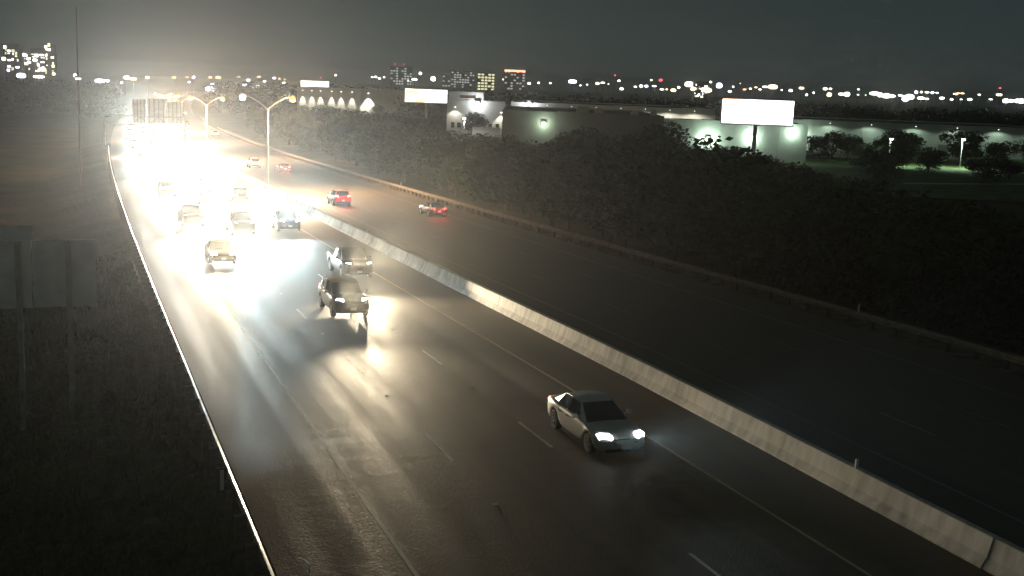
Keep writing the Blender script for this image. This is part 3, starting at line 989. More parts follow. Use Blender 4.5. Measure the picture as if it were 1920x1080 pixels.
for x0, w, y0, h in ((16.5, 2.6, 1.5, 1.6), (21.0, 1.8, 8, 1.2), (29.0, 1.6, 5, 1.0), (33.2, 1.2, 3, 1.4)):
    mb = MB(); mb.box(x0, x0 + w, y0, y0 + 2.2, C.H - .55, C.H - .55 + h); mb.box(x0 + .2, x0 + w - .2, y0 + .3, y0 + 1.9, C.H - .55 + h, C.H - .35 + h)
    mb.build('roof_unit', M['galv_dull'], C.root)
D = Building(37.6, 75.0, 300, 45, 4.6, 'pale painted warehouse wall lit green under the large billboard', M['wall_pale'], panels=5)
D.wall_lamp(49.3, -.2, 2600, GREENISH, M['green_lamp'], 1.2, None, 1.2)
D.wall_lamp(60.5, .9, 1500, GREENISH, M['green_lamp'], .7, None, 1.0)
D.box('dock_door', 5, 8.5, 0, 3.6, M['door'])
D2 = Building(80.0, 175, 366, 60, 4.4, 'long pale green lit warehouse at the right edge behind trees', M['wall_pale'])
D.wall_lamp(71.0, 2.4, 900, GREENISH, M['green_lamp'], .4, None, 1.0)  # added lamp, stands in for billboard light on this wall end
D2.wall_lamp(89.6, -1.0, 1500, GREENISH, M['green_lamp'], .8, None, 1.4)
for l in (84, 98, 111, 125, 138, 151, 164):  # added row of lamps, makes the pale band along the wall top
    D2.wall_lamp(l, 3.6, 800, GREENISH, M['green_lamp'], .25, math.radians(165), 3.2)
for x in range(8, 94, 9):
    D2.box('dock_door', x, x + 3.2, 0, 3.8, M['door'])
# lawn and path before the right warehouse
def sheet(name, pts, z, m, label):
    mb = MB(); mb.poly([park(l, d, z) for l, d in pts]); o = mb.build(name, m); tag(o, label, kind='structure'); return o
M['lawn'] = mat('lit_lawn', (.10, .14, .06), .95, var=.45, scale=.35, bump=.6, bscale=3, spec=.1)
M['slab'] = mat('pale_concrete_slab', (.34, .34, .31), .85, var=.15, scale=.5)
sheet('lawn', [(60, 205), (160, 205), (190, 362), (78, 362)], -5.30, M['lawn'], 'lawn in front of the right warehouse')
sheet('path', [(80, 236), (150, 262), (150, 266), (80, 239.5)], -5.26, M['slab'], 'pale concrete path across the lawn')
sheet('parking', [(78, 330), (104, 330), (104, 346), (78, 346)], -5.26, M['slab'], 'pale parking strip in front of the right warehouse')
sheet('parking', [(-32, 340), (-3, 340), (-3, 389), (-32, 389)], -5.30, M['slab'], 'parking lot in front of the cream office block')
GP = 'cars parked at the right warehouse'
for l, d, pt in ((81.0, 333, 'white'), (84.0, 333, 'silver'), (88.2, 333, 'grey')):
    car('sedan', 0, 0, 1, pt, dict(white='white parked car at the left end of the row below the right warehouse', silver='silver parked car in the middle of the row below the right warehouse', grey='grey parked car at the right end of the row below the right warehouse')[pt], GP, base=park(l, d, -5.26), yaw=-YAW + PI / 2 + .1, lod=0, lights=False)
GQ = 'cars parked at the cream office block'
for l, d, pt, lb, k in ((-26.5, 360, 'white', 'white parked car at the far left of the office parking lot', 'suv'), (-23.0, 368, 'silver', 'silver parked car second in the office parking lot', 'sedan'), (-20.6, 356, 'tan', 'tan parked car in front of the office windows', 'sedan'), (-17.4, 364, 'grey', 'grey parked car beside the white trailer', 'sedan')):
    car(k, 0, 0, 1, pt, lb, GQ, base=park(l, d, -5.30), yaw=-YAW + PI / 2, lod=0, lights=False)
tr = empty('box_trailer', park(-9.6, 352, -5.3), -YAW, 'white box trailer parked in front of the cream office block', 'trailer')
mb = MB(); mb.box(-4.3, 4.3, -1.25, 1.25, 1.2, 3.9); mb.build('box_body', PAINT['white'], tr)
mb = MB(); mb.box(-4.2, 4.2, -.5, .5, .95, 1.196); mb.build('chassis', M['trim'], tr)
for x in (2.4, 3.5):
    for s in (-1, 1):
        mb = MB(); mb.lathe_x([(-.14, .3), (-.14, .46), (.14, .46), (.14, .3)], 16)
        o = mb.build('wheel', M['rubber'], tr, loc=(x, s * 1.05, .47)); o.rotation_euler = (0, 0, PI / 2)
for x in (-3.2,):
    mb = MB(); mb.box(x - .08, x + .08, -.6, -.45, 0, .946); mb.build('support_leg', M['trim'], tr)
    mb = MB(); mb.box(x - .08, x + .08, .45, .6, 0, .946); mb.build('support_leg', M['trim'], tr)
def parking_light(l, d, h, power, col, label):
    lt = empty('parking_light', park(l, d, -5.4), -YAW, label, 'street lamp', 'parking lot lights')
    mb = MB(); mb.tube([(0, 0, 0), (0, 0, h)], [.12, .08], 8); mb.build('pole', M['pole'], lt)
    mb = MB(); mb.box(-.6, .6, -1.0, -.1, h - .05, h + .15); hd = mb.build('lamp_head', M['pole'], lt)
    mb = MB(); mb.tube([(0, -.55, h - .55), (0, -.55, h - .35), (0, -.55, h - .06)], [.25, .5, .5], 10); mb.build('lens', M['green_lamp'], hd)
    lamp('SPOT', 'lamp_glow', lt, (0, -.55, h - .7), power, col, (0, 0, 0), math.radians(160), .5, .2)
parking_light(-16.0, 342, 7.0, 5000, WHITE, 'parking lot light on a pole in front of the office block and trailer')
parking_light(96.6, 300, 7.2, 9000, GREENISH, 'left one of two pole lights over the lawn by the right warehouse')
parking_light(115.2, 300, 7.8, 12000, GREENISH, 'right one of two pole lights over the lawn by the right warehouse')
# billboards
def screen_mat(name, a, b, c, strength, seed):
    m, t, bs = new_mat(name)
    L = t.links.new
    tc = t.nodes.new('ShaderNodeTexCoord')
    mp = t.nodes.new('ShaderNodeMapping'); mp.inputs['Location'].default_value = (seed, 0, seed * .3); mp.inputs['Scale'].default_value = (.16, .16, .28)
    L(tc.outputs['Object'], mp.inputs[0])
    nz = t.nodes.new('ShaderNodeTexNoise'); nz.inputs['Scale'].default_value = 1.4; nz.inputs['Detail'].default_value = 1
    L(mp.outputs[0], nz.inputs['Vector'])
    rp = t.nodes.new('ShaderNodeValToRGB')
    rp.color_ramp.elements[0].position = .36; rp.color_ramp.elements[0].color = a + (1,)
    rp.color_ramp.elements[1].position = .66; rp.color_ramp.elements[1].color = c + (1,)
    e_ = rp.color_ramp.elements.new(.48); e_.color = b + (1,)
    L(nz.outputs['Fac'], rp.inputs[0]); L(rp.outputs[0], bs.inputs['Emission Color'])
    bs.inputs['Emission Strength'].default_value = strength
    bs.inputs['Base Color'].default_value = (.02, .02, .02, 1)
    m.cycles.emission_sampling = 'AUTO'
    return m
def billboard(l0, l1, d, z0, z1, label, m, fringe=None, power=0):
    t = empty('billboard', park((l0 + l1) / 2, d, GZ), -YAW, label, 'billboard')
    w = l1 - l0
    mb = MB(); mb.tube([(0, 1.2, -.5), (0, 1.2, z1 - GZ - .6)], [.42, .36], 14); mb.build('pole', M['wall_pale'], t)
    fr = MB(); a, b = z0 - GZ, z1 - GZ; k = .14
    fr.box(-w / 2 - k, w / 2 + k, 0.05, .7, a - k, a); fr.box(-w / 2 - k, w / 2 + k, .05, .7, b, b + k)
    fr.box(-w / 2 - k, -w / 2, .05, .7, a + .002, b - .002); fr.box(w / 2, w / 2 + k, .05, .7, a + .002, b - .002)
    fr.box(-w / 2 + .002, w / 2 - .002, .4, .68, a + .002, b - .002)
    fr.build('frame', M['galv_dull'], t)
    mb = MB(); mb.box(-w / 2 + .01, w / 2 - .01, .0, .38, a + .01, b - .01); mb.build('screen', m, t)
    mb = MB(); mb.box(-w / 2, w / 2, -1.0, .04, a - k - .14, a - k - .01); mb.build('catwalk', M['galv_dull'], t)
    return t
billboard(37.6, 50.8, 215, 6.3, 10.7, 'big blazing white screen billboard standing above the right trees', screen_mat('led_billboard', (.80, .46, .30), (1, .95, .94), (.80, .78, 1.0), 5.0, 2.0))
billboard(-37.4, -23.6, 380, 4.9, 9.1, 'white lit billboard in the middle, left of the cream office block', screen_mat('billboard_face', (.85, .55, .25), (1, .95, .86), (1, .92, .80), 2.6, 5.0))
billboard(-101.6, -88.6, 540, 5.4, 9.8, 'small far white billboard at the left end of the long cream warehouse', screen_mat('billboard_face_far', (.9, .8, .6), (1, .95, .86), (.9, .92, 1), 2.6, 9.0))

# ------------------------------------------------------------------ far city
CITY = [(503,1231,13.5,2,'w'),(534,1277,14.7,2,'w'),(556,1293,14.8,2,'w'),(608,1343,18.2,4,'c'),(579,1256,13.5,1,'w'),(621,1327,14.8,1,'w'),(459,959,15.5,2,'y'),(549,1134,17.1,2,'y'),(649,1324,16.6,1,'y'),(597,1202,26.2,1,'r'),(652,1301,21.1,2,'w'),(496,983,11.5,2,'w'),(581,1119,14.2,2,'y'),(540,1028,14.9,2,'w'),(607,1143,15.4,2,'c'),(621,1151,15.8,2,'w'),(499,931,20.2,1,'y'),(550,1007,21.3,2,'r'),(565,1031,12.4,2,'w'),(708,1279,12.8,2,'y'),(682,1216,12.2,4,'y'),(553,976,14.9,2,'w'),(705,1220,20.0,4,'w'),(560,961,14.1,3,'y'),(676,1143,14.9,2,'y'),(569,949,13.4,3,'y'),(542,900,20.4,1,'w'),(753,1230,20.0,4,'c'),(606,970,13.0,2,'w'),(610,971,17.5,1,'w'),(801,1259,23.7,1,'o'),(779,1214,16.3,2,'o'),(642,990,16.4,2,'y'),(812,1240,19.4,2,'y'),(712,1079,16.5,2,'w'),(751,1128,19.9,3,'w'),(639,947,18.9,4,'y'),(833,1215,17.3,1,'w'),(778,1117,16.8,3,'w'),(859,1211,20.7,3,'y'),(846,1181,12.8,2,'w'),(695,959,14.8,1,'w'),(720,975,19.3,2,'w'),(672,902,18.9,2,'w'),(666,895,13.6,3,'y'),(653,860,14.3,3,'w'),(721,941,14.7,3,'w'),(813,1042,20.6,1,'w'),(647,829,14.2,1,'g'),(840,1063,14.8,1,'g'),(752,938,16.5,4,'y'),(748,925,15.3,3,'w'),(897,1098,15.1,4,'w'),(805,977,14.7,4,'w'),(764,915,15.4,2,'w'),(816,969,13.1,4,'w'),(884,1043,14.9,4,'w'),(699,817,18.4,2,'w'),(972,1127,21.2,2,'w'),(696,800,18.5,2,'y'),(915,1043,20.4,2,'w'),(947,1072,20.6,2,'w'),(691,801,13.4,3,'w'),(922,1059,13.4,3,'y'),(808,907,14.4,3,'w'),(879,972,13.6,2,'w'),(709,780,17.9,2,'y'),(722,791,18.8,2,'o'),(765,833,19.1,2,'y'),(1000,1090,14.3,2,'w'),(775,834,14.0,2,'w'),(953,1012,20.0,2,'y'),(1016,1060,15.6,2,'w'),(1026,1058,21.3,3,'y'),(839,865,25.9,1,'r'),(847,864,14.2,3,'w'),(904,915,14.5,3,'c'),(988,991,15.0,3,'w'),(778,776,14.3,3,'w'),(220,1369,9.2,2,'o'),(230,1390,4.0,2,'w'),(246,1416,8.2,3,'c'),(187,1050,8.7,1,'o'),(265,1452,7.0,2,'o'),(195,1073,5.2,2,'y'),(210,1185,-1.0,2,'w'),(237,1303,-2.1,2,'y'),(306,1431,10.8,1,'r'),(266,1173,14.1,1,'w'),(368,1419,13.9,2,'w'),(329,1253,14.1,2,'w'),(306,1151,12.5,2,'w'),(311,1151,14.0,1,'w'),(328,1081,18.8,2,'w'),(310,1040,12.8,2,'c'),(336,1065,14.1,3,'w'),(486,1270,16.9,1,'y'),(538,1399,13.3,2,'o'),(315,1078,11.3,1,'g'),(-40,1071,16.7,3,'w'),(-43,1493,16.1,3,'w'),(-29,1290,22.5,3,'w'),(-24,1232,18.4,3,'w'),(-17,1157,17.0,3,'w'),(-5,1317,19.7,3,'w'),(-49,1421,17.7,2,'w'),(-18,1255,8.4,3,'w'),(-12,1240,8.6,3,'y'),(-27,1075,3.4,3,'c'),(-22,1462,-2.9,4,'c'),(-13,1065,2.9,3,'w'),(-8,1272,-0.6,2,'r'),(21,1427,2.8,3,'c'),(37,1108,0.9,3,'c'),(54,1378,-1.5,2,'w'),(74,1476,-4.2,2,'w'),(72,1332,3.2,3,'y'),(83,1402,1.5,3,'o'),(77,1095,5.4,2,'o'),(113,1240,5.5,2,'o'),(113,1111,6.7,2,'o'),(147,1423,-0.2,2,'w'),(126,1176,6.6,2,'w'),(150,1245,6.9,2,'o'),(189,1488,6.3,3,'o'),(174,1423,-1.6,2,'c'),(178,1479,-7.9,4,'c'),(158,1244,-3.8,3,'c'),(171,1258,-2.9,2,'o'),(196,1364,8.3,2,'o'),(190,1251,5.5,3,'c'),(175,1168,-9.1,2,'c')]
TREES = [(89.2,209.9,-5.5,5.32),(68.6,264.1,-5.5,9.63),(56.0,65.8,-4.56,9.71),(67.3,275.5,-5.5,9.67),(57.6,104.5,-4.93,9.28),(97.2,139.8,-5.5,6.69),(61.6,154.7,-5.4,6.92),(103.0,189.0,-5.5,10.7),(115.5,393.9,-7.09,5.36),(53.2,136.4,-4.05,9.46),(55.3,75.4,-4.37,6.86),(68.9,99.4,-5.5,7.64),(68.3,80.6,-5.5,9.02),(89.8,351.0,-6.46,6.49),(75.5,68.3,-5.5,8.05),(65.7,160.2,-5.5,7.04),(75.4,125.7,-5.5,9.22),(79.4,376.3,-6.84,10.15),(57.4,128.3,-4.89,10.81),(48.8,69.7,-2.34,7.93),(86.7,131.3,-5.5,8.26),(62.3,317.6,-6.06,9.86),(77.8,274.9,-5.5,7.72),(70.1,136.2,-5.5,7.56),(63.7,258.0,-5.48,10.5),(47.7,42.1,-1.67,8.82),(102.3,156.2,-5.5,8.53),(101.7,395.8,-7.11,6.6),(101.2,195.7,-5.5,9.38),(85.2,181.7,-5.5,6.98),(67.3,61.7,-5.5,10.11),(78.6,120.5,-5.5,9.89),(49.5,130.8,-3.19,9.1),(80.8,96.2,-5.5,6.97),(85.4,159.4,-5.5,9.09),(94.6,409.9,-7.31,9.2),(65.5,114.1,-5.5,9.46),(56.3,209.9,-4.95,11.74),(90.4,152.2,-5.5,7.32),(54.9,123.4,-4.37,10.28),(73.6,303.2,-5.65,7.57),(88.8,167.0,-5.5,10.19),(69.7,392.3,-7.11,4.86),(77.3,110.4,-5.5,9.16),(85.3,113.7,-5.5,8.48),(54.6,168.1,-4.49,9.75),(53.8,224.0,-4.86,6.88),(60.4,97.5,-5.37,7.34),(121.0,408.2,-7.29,4.67),(100.8,181.2,-5.5,6.66),(55.9,271.3,-5.51,8.48),(60.6,54.5,-5.44,11.67),(61.4,79.0,-5.47,10.76),(67.9,321.8,-6.0,8.0),(74.7,179.0,-5.5,7.46),(86.1,399.0,-7.16,5.77),(104.4,362.5,-6.63,7.26),(56.6,303.5,-5.97,10.23),(75.3,417.3,-7.41,6.71),(50.2,56.4,-2.64,9.16),(71.4,400.6,-7.21,8.96),(90.1,335.4,-6.21,8.61),(53.3,234.0,-4.96,9.32),(88.0,190.6,-5.5,9.88),(101.4,355.5,-6.53,6.87),(95.8,191.1,-5.5,8.55),(89.3,121.3,-5.5,8.5),(111.1,184.6,-5.5,6.68),(67.3,131.2,-5.5,7.67),(60.9,333.2,-6.39,6.65),(112.1,408.0,-7.29,7.53),(81.4,142.9,-5.5,8.2),(50.1,147.0,-3.5,6.76),(66.4,74.3,-5.5,9.27),(61.8,240.3,-5.41,10.49),(76.0,133.4,-5.5,10.14),(79.6,323.2,-6.01,10.33),(85.2,279.2,-5.5,8.87),(75.5,330.8,-6.14,10.05),(63.3,381.3,-7.12,8.13),(58.2,245.7,-5.3,10.56),(66.2,365.1,-6.77,9.42),(67.6,198.6,-5.5,7.71),(55.9,176.4,-4.72,6.97),(83.0,303.5,-5.66,6.96),(62.0,294.2,-5.62,10.25),(56.2,141.7,-4.67,9.56),(65.7,150.5,-5.5,10.45),(74.3,187.0,-5.5,8.5),(50.3,141.1,-3.48,8.63),(64.1,351.3,-6.6,7.85),(66.7,282.9,-5.5,8.73),(60.2,197.0,-5.27,9.93),(55.5,95.4,-4.45,8.25),(54.7,51.8,-4.17,10.39),(50.6,100.1,-3.15,10.0),(75.7,97.4,-5.5,9.79),(80.2,165.5,-5.5,9.4),(76.0,292.3,-5.5,9.34),(59.2,91.1,-5.23,11.72),(74.1,88.6,-5.5,8.84),(83.0,136.5,-5.5,9.38),(92.7,372.7,-6.78,6.72),(70.4,111.8,-5.5,7.45),(55.3,58.6,-4.37,10.36),(64.9,304.2,-5.73,9.27),(78.4,313.4,-5.84,8.54),(67.9,144.7,-5.5,8.29),(91.1,185.7,-5.5,7.7),(94.6,161.3,-5.5,8.81),(52.4,91.1,-3.59,6.94),(84.1,199.7,-5.5,6.35),(51.7,193.7,-4.31,10.7),(62.3,229.2,-5.41,10.15),(85.3,107.3,-5.5,9.22),(91.4,134.3,-5.5,7.44),(73.1,77.3,-5.5,9.82),(84.9,100.4,-5.5,5.78),(60.7,85.5,-5.42,7.54),(79.8,86.2,-5.5,8.58),(78.0,192.4,-5.5,6.91),(79.8,150.5,-5.5,7.25),(70.5,239.5,-5.5,8.87),(106.7,376.3,-6.84,6.89),(69.8,67.6,-5.5,9.73),(83.4,171.3,-5.5,6.69),(66.0,218.0,-5.5,10.9),(76.8,170.4,-5.5,10.97),(49.8,48.1,-2.45,8.38),(96.3,345.8,-6.38,7.89),(61.6,120.1,-5.44,10.5),(67.3,248.3,-5.5,9.04),(82.0,410.5,-7.32,6.73),(67.9,122.6,-5.5,11.12),(72.9,116.9,-5.5,6.71),(68.6,205.6,-5.5,6.94),(82.2,346.2,-6.38,8.37),(60.6,264.7,-5.47,7.53),(62.7,174.5,-5.45,6.75),(103.6,163.5,-5.5,6.74),(112.9,384.3,-6.95,8.37),(57.0,109.9,-4.81,8.35),(89.4,305.9,-5.7,6.61),(94.0,172.6,-5.5,12.71),(65.1,186.4,-5.5,7.41),(94.8,314.5,-5.86,8.19),(50.3,114.7,-3.2,10.28),(54.1,185.8,-4.54,8.47),(73.2,165.4,-5.5,10.0),(74.0,255.4,-5.5,7.62),(99.4,167.4,-5.5,8.29),(75.1,359.4,-6.59,8.21),(61.1,73.3,-5.46,9.38),(81.3,129.2,-5.5,8.5),(49.1,75.6,-2.48,9.96),(89.5,365.2,-6.67,8.77),(72.8,349.7,-6.44,7.14),(68.7,85.7,-5.5,7.87),(95.4,386.8,-6.99,7.59),(88.6,176.5,-5.5,8.69),(97.8,305.3,-5.69,5.06),(60.8,286.8,-5.6,9.52),(52.0,201.2,-4.43,8.39),(60.4,215.5,-5.3,12.15),(91.9,142.5,-5.5,9.12),(76.3,81.1,-5.5,9.02),(86.3,297.0,-5.54,7.82),(70.1,429.0,-7.66,5.17),(75.6,369.7,-6.74,6.49),(70.6,314.5,-5.86,6.67),(98.4,148.9,-5.5,9.1),(74.9,154.4,-5.5,11.0),(53.6,261.1,-5.35,9.01),(101.0,205.1,-5.5,9.19),(53.7,217.9,-4.79,8.77),(67.7,341.0,-6.34,7.5),(62.2,109.3,-5.49,8.6),(56.9,115.8,-4.78,12.19),(62.0,145.8,-5.44,9.41),(104.4,404.5,-7.24,5.9),(113.6,194.6,-5.5,6.55),(59.0,357.0,-6.87,6.77),(70.4,408.7,-7.35,6.96),(66.0,93.4,-5.5,8.23),(61.1,64.2,-5.47,10.35),(60.8,165.7,-5.32,9.9),(74.6,102.7,-5.5,9.74),(74.4,140.3,-5.5,6.71),(89.0,390.8,-7.04,8.09),(80.8,211.6,-5.5,8.24),(72.7,210.1,-5.5,7.38),(85.7,147.1,-5.5,8.02),(94.0,202.9,-5.5,10.25),(66.6,180.8,-5.5,9.06),(105.7,169.9,-5.5,8.95),(75.8,266.0,-5.5,11.38),(77.3,284.0,-5.5,8.18),(49.7,109.1,-2.99,9.34),(85.2,359.1,-6.58,7.58),(91.0,417.3,-7.41,9.13),(57.8,160.7,-4.96,9.0),(66.2,104.2,-5.5,10.22),(48.9,62.8,-2.27,8.9),(80.8,104.3,-5.5,9.63),(50.0,120.2,-3.19,6.88),(83.9,385.1,-6.96,10.73),(52.3,81.2,-3.5,12.03),(87.9,288.6,-5.5,8.14),(69.2,297.1,-5.54,8.98),(49.6,86.3,-2.73,10.21),(83.6,420.7,-7.46,6.68),(69.0,155.3,-5.5,7.32),(72.0,149.7,-5.5,10.58),(89.5,322.0,-5.99,6.88),(100.5,381.3,-6.91,7.98),(54.9,240.2,-5.11,8.53),(50.4,174.1,-3.89,10.25),(61.5,325.9,-6.24,10.38),(105.6,176.0,-5.5,7.96),(56.8,150.2,-4.8,6.67),(107.6,201.3,-5.5,8.81),(84.3,328.3,-6.1,8.02),(78.9,203.9,-5.5,7.11),(63.8,137.2,-5.5,8.59),(52.4,156.8,-4.03,9.95),(73.6,198.2,-5.5,6.74),(60.3,310.5,-5.99,8.16),(54.4,278.8,-5.62,8.67),(73.7,385.1,-6.96,9.3),(60.3,373.7,-7.1,8.27),(105.0,413.5,-7.36,5.84),(87.7,314.6,-5.86,9.21),(107.9,193.1,-5.5,7.89),(97.2,361.7,-6.62,9.3),(78.8,395.4,-7.11,10.06),(57.9,190.6,-5.03,9.68),(62.9,209.2,-5.44,9.92),(90.8,126.8,-5.5,9.67),(58.5,254.4,-5.37,8.43),(70.2,173.7,-5.5,8.67)]
TOWERS = [('beacon',412,1442,27.8,27.9),('yellow',447,1221,22.9,19.3),('neon',495,1256,27.6,23.9),('faint',520,1513,26.4,32.7),('faint2',504,1519,20.7,22.3),('left_a',-40,1249,31.1,15.1),('left_b',-16,1250,28.2,12.8),('left_c',-5,1250,32.8,9.3),('white',137,890,5.5,12.6),('arc',713,1205,23.3,16.9),('left_d',-28,1300,24.0,18.1)]

def city_mesh(size, key):
    r = (.0, 1.0, 1.7, 2.8, 4.2)[size]
    mb = MB()
    mb.tube([(0, 0, -40), (0, 0, -r)], [.35, .2], 6, 0)
    mb.tube([(0, 0, -r * .8), (0, 0, -r * .45), (0, 0, r * .35), (0, 0, r * .7)], [r * .5, r, r * .95, r * .4], 8, 1)
    return mb.mesh('city_lamp', [M['pole'], CITYM[key]])
CM = {}
LBL = {'w': 'tiny white light of the far city skyline', 'c': 'tiny bluish white light of the far city skyline', 'y': 'tiny warm yellow light of the far city skyline', 'g': 'tiny green light of the far city skyline', 'r': 'tiny red beacon light on the far city skyline', 'o': 'tiny orange light of the far city skyline'}
for (x, y, z, s, c) in CITY:
    if (s, c) not in CM:
        CM[(s, c)] = city_mesh(s, c)
    o = link('city_lamp', CM[(s, c)], None, (x, y, z))
    if s >= 2:
        o.scale = (random.uniform(.6, 1.6), 1, random.uniform(.4, 1.0))
    tag(o, LBL[c], 'city light', 'lights of the far city, ' + {'w': 'white', 'c': 'bluish', 'y': 'yellow', 'g': 'green', 'r': 'red', 'o': 'orange'}[c])

TL = {'beacon': 'faint far tower block with two red beacons on its roof', 'yellow': 'far block with glowing yellow windows', 'neon': 'far tower with a red glowing band along its roof', 'faint': 'faint grey far tower block right of the beacon tower', 'faint2': 'low faint far block next to the faint grey tower', 'left_a': 'brightly lit tower at the far left edge', 'left_b': 'brightly lit tower in the left skyline, middle of three', 'left_c': 'brightly lit slim tower nearest the tall thin mast', 'white': 'small far building with blazing white front left of the billboards', 'arc': 'far block with a bright white roof line above the dark warehouse', 'left_d': 'low bright block between the left skyline towers'}
for (k, x, y, zt, w) in TOWERS:
    zb_ = -13.0
    t = empty('tower_block', (x, y, zb_), -YAW * .8, TL[k], 'building')
    H = zt - zb_
    dep = max(8.0, w * .7)
    mb = MB(); mb.box(-w / 2, w / 2, 0, dep, 0, H); mb.build('wall', M['tower'], t)
    mb = MB(); mb.box(-w / 2 - .3, w / 2 + .3, -.3, dep + .3, H + .002, H + .6); rf = mb.build('roof', M['tower'], t)
    if k == 'beacon':
        for xx in (-w * .3, w * .12):
            mb = MB(); mb.tube([(xx, 1, H + .6), (xx, 1, H + 3.0)], .2, 6); p_ = mb.build('mast', M['pole'], t)
            mb = MB(); mb.tube([(xx, 1, H + 3.0), (xx, 1, H + 4.4)], .8, 8); mb.build('beacon', CITYM['r'], p_)
    if k == 'neon':
        mb = MB(); mb.box(-w / 2, w / 2, -.6, -.31, H - 1.6, H + .5); mb.build('roof_band', M['neon_red'], t)
    wm_ = {'yellow': M['win_y'], 'left_a': M['win_hot'], 'left_b': M['win_hot'], 'left_c': M['win_hot'], 'left_d': M['win_hot'], 'white': M['win_hot'], 'arc': M['win_hot']}.get(k, M['win_w'])
    nx = max(3, int(w / 3.4)); nz = max(3, int((H - 16) / 3.2)) if k != 'white' else 3
    cw = w / nx; rr_ = random.Random(hash(k) % 97 if False else len(k) * 7 + int(w))
    mb = MB(); mb.box(-cw * .36, cw * .36, -.12, -.004, 0, 1.7)
    wme = mb.mesh('window', wm_)
    for i in range(nx):
        for j in range(nz):
            z = H - 2.6 - j * 3.2
            pr = {'yellow': .8, 'white': .9, 'left_a': .42, 'left_b': .42, 'left_c': .5, 'left_d': .4, 'arc': .55}.get(k, .5)
            if rr_.random() < pr:
                wo = link('window', wme, t, (-w / 2 + cw * (i + .5), 0, z))
                if k.startswith('left') or k in ('white', 'arc'):
                    wo.location.x += rr_.uniform(-.25, .25) * cw
                    wo.location.z += rr_.uniform(-1.2, 1.2)
                    wo.material_slots[0].link = 'OBJECT'
                    wo.material_slots[0].material = rr_.choice((M['win_hot'], CITYM['y'], CITYM['c'], M['win_y'], M['win_hot']))
                    wo.scale = (rr_.choice((.4, .7, 1.0, 1.3)), 1, rr_.uniform(.4, 1.7))

# ------------------------------------------------------------------ vegetation
def leaf_cloud(mb, centre, rad, n, rnd, size, mi=0, squash=.8):
    cx, cy_, cz = centre
    for _ in range(n):
        while True:
            a, b, c = rnd.uniform(-1, 1), rnd.uniform(-1, 1), rnd.uniform(-1, 1)
            q = a * a + b * b + c * c
            if .18 < q < 1: break
        p = Vector((cx + a * rad, cy_ + b * rad, cz + c * rad * squash))
        d1 = Vector((rnd.uniform(-1, 1), rnd.uniform(-1, 1), rnd.uniform(-.6, .6))).normalized()
        d2 = d1.cross(Vector((rnd.uniform(-1, 1), rnd.uniform(-1, 1), rnd.uniform(-1, 1)))).normalized()
        s = size * rnd.uniform(.6, 1.4)
        mb.quad(p - d1 * s, p + d2 * s * .55, p + d1 * s, p - d2 * s * .55, mi)

def tree_meshes(seed, H, spread, nleaf, size):
    rnd = random.Random(seed)
    tk = MB()
    pts = [(0, 0, -.6)]
    x = y = 0
    for i in range(1, 5):
        x += rnd.uniform(-.12, .12); y += rnd.uniform(-.12, .12)
        pts.append((x, y, H * .55 * i / 4))
    tk.tube(pts, [.24, .20, .17, .13, .08], 8)
    lf = MB()
    for k in range(11):
        a = rnd.uniform(0, 2 * PI); h = rnd.uniform(.22, .62) * H
        r = spread * rnd.uniform(.35, .85) * (1.15 - abs(h / H - .45))
        e_ = (x + math.cos(a) * r, y + math.sin(a) * r, min(H * .88, h + rnd.uniform(.1, .28) * H))
        s_ = pts[min(4, max(1, int(h / H * 4.4)))]
        mid = ((s_[0] + e_[0]) / 2, (s_[1] + e_[1]) / 2, (s_[2] + e_[2]) / 2 + .2)
        tk.tube([s_, mid, e_], [.085, .055, .025], 6)
        leaf_cloud(lf, e_, spread * rnd.uniform(.34, .58), nleaf // 13, rnd, size)
    leaf_cloud(lf, (x, y, H * .80), spread * .5, nleaf // 9, rnd, size)
    leaf_cloud(lf, (x, y, H * .52), spread * .75, nleaf // 9, rnd, size)
    leaf_cloud(lf, (x, y, H * .25), spread * .7, nleaf // 12, rnd, size, squash=.5)
    return tk.mesh('trunk', M['bark'], True), lf.mesh('crown', M['leaf'] if seed % 2 else M['leaf2'])
TREE_V = [tree_meshes(s, 8.0, 3.4 + .25 * (s % 3), 2600, .21) for s in range(40, 47)]
rnd = random.Random(99)
def plant_tree(x, y, z, h, label, group, i, wide=1.0):
    tk, cw_ = TREE_V[i % len(TREE_V)]
    t = empty('tree', (x, y, z), rnd.uniform(0, 6.28), label, 'tree', group)
    s = h / 8.6
    t.scale = (max(s, .8) * rnd.uniform(.95, 1.25) * wide, max(s, .8) * rnd.uniform(.95, 1.25) * wide, s)
    link('trunk', tk, t); link('crown', cw_, t)
    return t
for i, (x, y, z, h) in enumerate(TREES):
    d_ = x * math.sin(YAW) + y * math.cos(YAW)
    near = d_ < 95
    far = d_ > 165
    plant_tree(x, y, z, h, 'dark tree in the unlit wood just behind the right guardrail' if near else ('dark tree in the wood in front of the warehouses' if far else 'dark tree in the middle of the unlit wood right of the freeway'), 'near trees of the dark wood' if near else ('far trees of the dark wood' if far else 'middle trees of the dark wood'), i)
